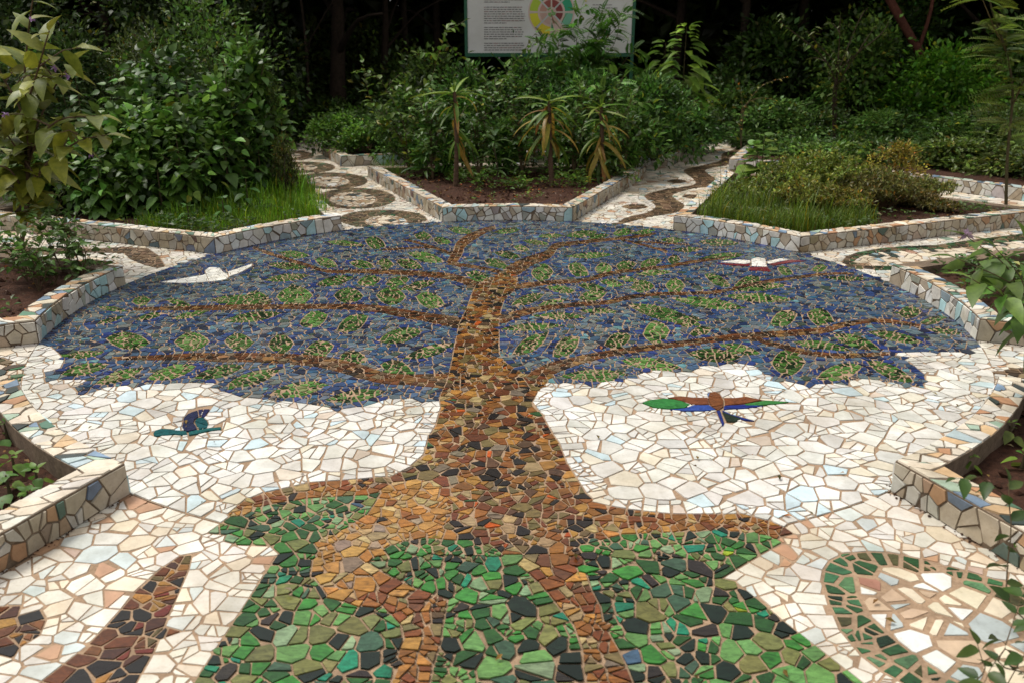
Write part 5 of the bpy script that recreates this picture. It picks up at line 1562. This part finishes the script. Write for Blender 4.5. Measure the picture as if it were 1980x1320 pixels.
# right back planter: tall grass, wispy herbs, saplings
g45 = np.array([U(1352, 425, .12)[:2], U(1395, 375, .12)[:2], U(1520, 372, .12)[:2], U(1655, 395, .12)[:2], U(1690, 438, .12)[:2], U(1545, 452, .12)[:2], U(1440, 436, .12)[:2]])
grass('tall_grass', g45, 13000, .19, (.062, .112, .016), .1, 'tall dark green grass filling the front of the right planter', .95, .38, .026, .07, lambda P: .8 + .35 * np.sin(P[:, 0] * 5) * np.sin(P[:, 1] * 6 + 1))
for px, Y, py, rx, n, c, lab in ((1600, 3.9, 285, .6, 5600, (.085, .125, .034), 'wispy olive herb with thread-like stems behind the tall grass'), (1530, 4.6, 300, .5, 3200, (.07, .10, .034), 'wispy olive herb at the back of the right planter'), (1705, 3.4, 325, .5, 4200, (.062, .068, .03), 'brownish wispy herb right of the tall grass'), (1640, 3.0, 360, .35, 2600, (.075, .08, .024), 'low brownish wispy herb at the grass edge'), (1570, 3.15, 340, .4, 2200, (.08, .10, .03), 'thin olive herb growing out of the tall grass'), (1480, 3.7, 338, .35, 1800, (.07, .105, .03), 'thin green herb between grass and round-leaved plant'), (1760, 3.6, 360, .4, 2800, (.06, .055, .025), 'dry wispy herb before the bare soil at right'), (1820, 3.3, 392, .3, 1200, (.05, .05, .02), 'low dry herb at the right end of the planter'), (1690, 4.4, 318, .5, 3000, (.075, .10, .034), 'feathery green herb behind the brownish ones'), (1790, 4.2, 345, .45, 2200, (.07, .085, .034), 'thin green herb over the bare soil near the sapling')):
    b = at(px, Y); H = max(.12, top(px, py, Y)[2] - .1)
    root = empty('wispy_herb', tuple(b), lab, 'herb', 'wispy herbs in the right planter')
    st = Geo(); P, D = [], []
    for k in range(140):
        d = rdir() * rx * rnd.uniform(.1, 1.0); e = b + d + UP * H * rnd.uniform(.55, 1.05) * (1 - .4 * (np.linalg.norm(d) / rx) ** 2)
        c_ = bez([b + d * .35, b + d * .75 + UP * H * .5, e], 6)
        tube(st, c_, .0022, .001, 3, (.09, .055, .028))
        for q in range(n // 100):
            t = rnd.uniform(.35, 1); i = min(4, int(t * 5)); p = c_[i] + (c_[i + 1] - c_[i]) * (t * 5 - i)
            P.append(p); D.append(nr.normal(0, 1, 3) + UP * .5)
    st.build('stem', M_STEM, root)
    gg = Geo(); scatter(gg, t_small(.38, .05), P, D, np.tile(UP, (len(P), 1)) + nr.normal(0, .5, (len(P), 3)), nr.uniform(.03, .065, len(P)), shades(np.array(c) * 1.4, len(P), .4, .04)); gg.build('foliage', M_LEAF, root, 'stuff')
bushy(at(1735, 4.9), .35, .3, top(1745, 282, 4.9)[2] - .1, 'orange brown feathery bush standing above the wispy herbs', 'bushes in the right planter', 1500, .05, (.10, .095, .024), clumps=22, stems=8, yellow=.04)
b = at(1475, 5.0)
broad_shrub(b, top(1480, 262, 5.0)[2] - .1, 'pale round-leaved plant at the left corner of the right planter', 'plants in the right planter', .24, (.085, .17, .05), 4, .35, True, 'round', T_ROUND, .075, 'plant', 'round_leaved_plant', False, hang=-.1)
for px, Y, py, lab in ((1400, 4.2, 300, 'thin bare stemmed seedling at the left tip of the right planter'), (1412, 4.1, 325, 'shorter thin seedling beside the bare stemmed one')):
    b = at(px, Y); t = top(px + 8, py, Y)
    lanky(b, [[(b + t) / 2 + (.02, 0, 0), t], [(b + t) / 2 + (-.04, 0, -.05), t + (-.08, 0, -.12)]], lab, 'thin seedlings', .05, (.05, .09, .03), T_BROAD, .06, False, None, 'seedling', 'seedling', .004, False)
soil45 = seedlings('ground_cover', inn[45], 420, .06, (.04, .08, .025), 'low weeds between the herbs of the right planter')
# feathery sapling
b = U(1945, 402, .1); yb = b[1]
root = empty('feathery_sapling', tuple(b), 'slender sapling with long feathery leaves at the right edge', 'sapling', 'saplings')
ms = leaf_meshes('pin', t_pinnate(15, .20, .30, .34), (.105, .165, .034), 6, .25); ms2 = leaf_meshes('pin2', t_pinnate(15, .20, .35, .34), (.06, .11, .03), 5, .22)
g = Geo()
stm = bez([b, V(1948, 300, yb), V(1958, 180, yb), V(1945, 100, yb), V(1918, 20, yb), V(1905, -50, yb)], 24)
tube(g, stm, .020, .008, 6, (.075, .06, .03))
br2 = bez([V(1955, 210, yb), V(1990, 130, yb - .2), V(2020, 30, yb - .2)], 8); tube(g, br2, .010, .005, 5, (.075, .06, .03))
br3 = bez([V(1945, 100, yb), V(1925, 60, yb - .2), V(1900, 0, yb - .3)], 8); tube(g, br3, .007, .004, 5, (.12, .09, .04))
g.build('stem', M_STEM, root)
for c_, n in ((stm, 66), (br2, 24), (br3, 16)):
    for k in range(n):
        i = rnd.randint(5 if c_ is stm else 0, len(c_) - 1)
        an = k * 2.4
        d = np.array([math.cos(an), math.sin(an) * .8, rnd.uniform(-.05, .5)])
        leaf_obj('frond', ms if rnd.random() < .62 else ms2, root, c_[i], d, UP + nr.normal(0, .35, 3) - np.array([0, .35, 0]), rnd.uniform(.26, .46))

# woods edge on the right
RB_ = [
 (1420, 10.6, 180, .9, 4600, (.020, .045, .014), .10, 'dark bush at the end of the river path'),
 (1500, 9.4, 205, .7, 4200, (.022, .05, .018), .10, 'dark leafy bush above the round-leaved plant'),
 (1590, 9.0, 225, .8, 4600, (.026, .056, .02), .09, 'dark creeper covered bush behind the wispy herbs'),
 (1700, 8.9, 225, .8, 4600, (.028, .062, .02), .085, 'leafy bush left of the dense right thicket'),
 (1640, 10.6, 60, 1.1, 5600, (.024, .052, .016), .11, 'tall shaded bush behind the slender forked tree'),
 (1800, 9.6, 112, 1.0, 6200, (.038, .105, .016), .10, 'bright mid green bush with layered sprays at right'),
 (1900, 8.4, 215, .8, 4200, (.030, .062, .022), .08, 'thicket behind the feathery sapling'),
 (1960, 7.6, 250, .6, 3200, (.042, .066, .024), .07, 'dry-looking thicket at the right edge'),
 (1830, 7.9, 265, .7, 3400, (.026, .055, .018), .08, 'dark low bush behind the far right wall'),
 (1930, 10.4, 60, 1.2, 5600, (.030, .072, .018), .11, 'tall green bush at the upper right corner'),
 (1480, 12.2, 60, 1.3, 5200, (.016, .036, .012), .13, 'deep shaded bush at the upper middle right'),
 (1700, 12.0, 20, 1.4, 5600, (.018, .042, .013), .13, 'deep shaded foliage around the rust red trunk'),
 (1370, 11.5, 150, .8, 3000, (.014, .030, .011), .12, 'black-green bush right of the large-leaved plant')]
for px, Y, py, rx, n, c, lf, lab in RB_:
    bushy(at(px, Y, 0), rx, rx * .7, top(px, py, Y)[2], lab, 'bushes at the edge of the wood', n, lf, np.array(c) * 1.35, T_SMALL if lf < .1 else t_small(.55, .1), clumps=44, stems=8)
for px, Y, py, rx, n, c, lab in ((1560, 7.7, 285, .7, 3600, (.026, .06, .02), 'low leafy hedge stretch behind the round-leaved plant'), (1660, 8.0, 290, .7, 3200, (.028, .062, .02), 'low leafy hedge stretch behind the wispy herbs'), (1760, 7.3, 310, .6, 2800, (.028, .058, .02), 'low leafy hedge stretch above the far right wall'), (1480, 8.6, 275, .5, 2000, (.028, .06, .02), 'low leafy hedge stretch beside the river path')):
    bushy(at(px, Y, .05), rx, rx * .6, max(.25, top(px, py, Y)[2]), lab, 'low hedge along the far right wall', n, .085, c, clumps=40, stems=6, shape=.7)
for px, Y, py, rx, n, c, lab in ((1880, 6.4, 285, .8, 4200, (.036, .062, .02), 'leafy thicket hanging over the far right wall, left of the sapling'), (1980, 5.9, 300, .7, 3600, (.04, .06, .022), 'leafy thicket over the far right wall at the picture edge'), (1790, 6.7, 300, .6, 3000, (.032, .062, .02), 'low leafy thicket above the middle of the far right wall'),
  (1700, 6.9, 302, .6, 3000, (.03, .062, .02), 'low leafy thicket above the left part of the far right wall'), (1600, 7.1, 296, .6, 2800, (.032, .066, .02), 'low leafy thicket behind the olive herbs'), (2080, 5.4, 280, .8, 3400, (.034, .058, .02), 'leafy thicket just outside the right edge'), (1960, 7.0, 230, .9, 4200, (.032, .06, .02), 'taller thicket behind the sapling fronds'), (1850, 7.6, 240, .8, 4000, (.030, .07, .018), 'taller thicket below the bright green bush')):
    bushy(at(px, Y, .05), rx, rx * .6, max(.3, top(px, py, Y)[2]), lab, 'thickets behind the far right wall', n, .085, c, clumps=40, stems=6, shape=.8)
# slender forked tree and curved dry stem
ty = 8.6; b = at(1612, ty, 0)
lanky(b, [[V(1615, 200, ty), V(1618, 150, ty), V(1640, 90, ty), V(1665, 30, ty)], [V(1615, 200, ty), V(1617, 130, ty), V(1580, 85, ty), V(1560, 60, ty)], [V(1616, 180, ty), V(1622, 100, ty), V(1625, 30, ty)], [V(1616, 180, ty), V(1660, 100, ty), V(1690, 55, ty)], [V(1616, 170, ty), V(1590, 110, ty), V(1530, 60, ty), V(1505, 40, ty)], [V(1618, 150, ty), V(1700, 70, ty), V(1720, 40, ty)]],
      'slender forked tree with narrow leaves before the dark wood at right', 'slender trees', .13, (.05, .088, .026), T_LONG, .05, False, None, 'slender_tree', 'tree', .018, True, -.35, .05, (.05, .035, .022))
b = at(1432, 8.3, .1)
lanky(b, [[V(1432, 225, 8.3), V(1445, 200, 8.3), V(1475, 165, 8.3), V(1520, 150, 8.3)], [V(1440, 210, 8.3), V(1470, 190, 8.3), V(1500, 195, 8.3)], [V(1436, 215, 8.3), V(1430, 170, 8.3), V(1420, 155, 8.3)]], 'thin curved dry stem with sparse pale leaves at the end of the river path', 'thin shrubs', .06, (.12, .12, .05), T_BROAD, .07, False, None, 'curved_shrub', 'shrub', .006, False, 0, .1, (.12, .08, .05))
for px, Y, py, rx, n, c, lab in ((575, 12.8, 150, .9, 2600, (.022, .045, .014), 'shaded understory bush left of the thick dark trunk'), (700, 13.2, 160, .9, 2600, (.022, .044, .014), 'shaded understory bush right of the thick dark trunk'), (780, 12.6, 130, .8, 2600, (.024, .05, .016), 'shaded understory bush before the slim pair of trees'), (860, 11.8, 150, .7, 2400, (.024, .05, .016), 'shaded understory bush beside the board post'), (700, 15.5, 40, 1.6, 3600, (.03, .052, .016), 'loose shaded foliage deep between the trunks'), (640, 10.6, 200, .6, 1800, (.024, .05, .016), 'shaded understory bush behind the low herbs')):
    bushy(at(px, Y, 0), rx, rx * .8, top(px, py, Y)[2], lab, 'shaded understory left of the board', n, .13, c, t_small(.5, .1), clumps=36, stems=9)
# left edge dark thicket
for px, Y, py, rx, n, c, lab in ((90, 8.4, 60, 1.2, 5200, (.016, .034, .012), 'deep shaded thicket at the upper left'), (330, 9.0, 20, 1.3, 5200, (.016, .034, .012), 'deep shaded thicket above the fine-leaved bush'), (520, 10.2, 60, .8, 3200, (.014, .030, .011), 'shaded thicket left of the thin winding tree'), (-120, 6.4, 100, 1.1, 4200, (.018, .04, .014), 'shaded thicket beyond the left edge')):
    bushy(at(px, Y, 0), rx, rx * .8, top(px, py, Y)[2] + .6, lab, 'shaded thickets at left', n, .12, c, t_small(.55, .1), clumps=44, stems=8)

# foreground plants leaning in from the right planter, out of focus
b = np.array([2.9, -2.35, .1])
def ry(px, py, t): 
    d = _f * FPX + _r * (px - 990) - _u * (py - 660); return _c + d / FPX * t
fg = lanky(b, [[b + (.0, .1, .35), ry(1985, 600, 4.6), ry(1950, 520, 4.5), ry(1872, 460, 4.5)], [b + (0, .1, .3), ry(1990, 580, 4.5), ry(1940, 540, 4.4), ry(1850, 500, 4.4)], [b + (.05, .1, .3), ry(2000, 560, 4.6), ry(1985, 470, 4.6)], [b + (.0, .1, .3), ry(1995, 600, 4.4), ry(1930, 570, 4.3), ry(1880, 540, 4.3)], [b + (.0, .1, .2), ry(2000, 640, 4.4), ry(1960, 600, 4.35), ry(1935, 560, 4.3)], [b + (.0, .1, .2), ry(2000, 620, 4.5), ry(1975, 540, 4.5), ry(1925, 480, 4.5)]],
      'leafy shoot with a pale mauve flower leaning in at the right edge', 'foreground shoots', .19, (.058, .115, .032), t_broad(.48, .06, .4), .085, True, 'fg', 'leafy_shoot', 'plant', .007, False, -.3, .08)
g = Geo(); c = ry(1868, 458, 4.5)
for k in range(22):
    d = unit(nr.normal(0, 1, 3) + UP * .6); scatter(g, T_SMALL, [c], [d], [UP + rdir()], [.045], [(.42, .30, .42)])
g.build('flower', M_LEAF, fg)
b = np.array([2.42, -4.0, .1])
lanky(b, [[b + (-.1, 0, .18), ry(1985, 1200, 3.0), ry(1955, 1010, 3.15), ry(1950, 930, 3.2)]], 'thin dark shoot with a leafy tip against the near right planter wall', 'foreground shoots', .085, (.03, .06, .02), T_BROAD, .055, True, 'fgd', 'leafy_shoot', 'plant', .005, True, -.1)
b = np.array([2.46, -4.35, .1])
lanky(b, [[b + (-.2, .0, .12), ry(1935, 1345, 2.55), ry(1905, 1290, 2.6), ry(1890, 1245, 2.65)], [b + (-.15, .05, .15), ry(1985, 1300, 2.6), ry(1945, 1245, 2.65), ry(1930, 1235, 2.7)]], 'dark leafy shoot in the bottom right corner over the oval mosaic', 'foreground shoots', .085, (.025, .05, .017), T_BROAD, .045, True, 'fgd', 'leafy_shoot', 'plant', .004, True, -.1)
# fallen leaves, crumbs of soil
def litter(name, label, pts, size, base, z, v=.4):
    g = Geo(); n = len(pts)
    a_ = nr.uniform(0, 6.28, n)
    P_ = np.concatenate([pts, np.full((n, 1), z)], 1); P_[:, 2] += nr.uniform(0, .008, n)
    scatter(g, t_small(.45, .10), P_, np.stack([np.cos(a_), np.sin(a_), nr.normal(0, .12, n)], 1), np.tile(UP, (n, 1)) + nr.normal(0, .25, (n, 3)), size * nr.uniform(.4, 1.3, n), shades(base, n, v, .1))
    return tag(g.build(name, M_LEAF, None, 'stuff'), label, 'litter')
for k, n, lab in ((90, 900, 'dry leaf litter on the red soil around the dracaenas'), (315, 500, 'dry leaf litter on the soil of the nearest right planter'), (225, 400, 'dry leaf litter on the soil of the nearest left planter'), (180, 500, 'dry leaf litter in the left weed planter'), (45, 500, 'dry leaf litter in the right grass planter')):
    lo, hi = inn[k].min(0), inn[k].max(0)
    P = np.stack([nr.uniform(lo[0], hi[0], n * 3), nr.uniform(lo[1], hi[1], n * 3)], 1); P = P[inside(P, inn[k])][:n]
    litter('leaf_litter', lab, P, .045, (.09, .055, .03), .06 if k in (225, 315) else .112)
    g = Geo()
    for x, y in P[::2] + nr.normal(0, .1, P[::2].shape):
        if not inside(np.array([[x, y]]), inn[k])[0]: continue
        s = rnd.uniform(.006, .028); q = nr.normal(0, 1, (6, 3)); 
        v = np.array([(1, 0, 0), (-1, 0, 0), (0, 1, 0), (0, -1, 0), (0, 0, 1), (0, 0, -1)]) * s * rnd.uniform(.7, 1.3) + q * s * .2 + np.array([x, y, .05 if k in (225, 315) else .10])
        g.add(v, [(0, 2, 4), (2, 1, 4), (1, 3, 4), (3, 0, 4), (2, 0, 5), (1, 2, 5), (3, 1, 5), (0, 3, 5)])
    tag(g.build('soil_clods', M_SOIL, None, 'stuff'), lab.replace('dry leaf litter', 'crumbly soil clods'), 'soil clods')
n = 260
a_ = nr.uniform(0, 6.28, n); r_ = np.where(nr.random(n) < .6, nr.uniform(3.0, 6.4, n), np.sqrt(nr.uniform(0, 9.5, n)))
P = np.stack([r_ * np.cos(a_), r_ * np.sin(a_)], 1)
P = P[(P[:, 1] > -4.6) & (classify(P) != -2)]
litter('fallen_leaves', 'few small fallen leaves lying on the mosaic paving', P, .035, (.10, .075, .03), .013)
# crumbs of soil along the foot of the walls
for k in BEDS:
    g = Geo()
    for ri in (0, 1, 3):
        at_, L_ = along(bed_runs[k][ri])
        for _ in range(int(L_ * 45)):
            p_, n_ = at_(rnd.random() * L_); q_ = p_ + n_ * (.008 + abs(rnd.gauss(0, .022)))
            s = rnd.uniform(.003, .009)
            v = np.array([(1, 0, 0), (-.5, .8, 0), (-.5, -.8, 0), (0, 0, .8)]) * s + np.array([q_[0], q_[1], .005])
            g.add(v, [(0, 1, 3), (1, 2, 3), (2, 0, 3)])
    tag(g.build('soil_crumbs', M_SOIL, None, 'stuff'), 'crumbs of spilt soil along the foot of a planter wall', 'soil crumbs', 'soil crumbs')
print('objects', len(bpy.data.objects), 'tris', sum(len(m.loops) - 2 * len(m.polygons) for m in bpy.data.meshes))
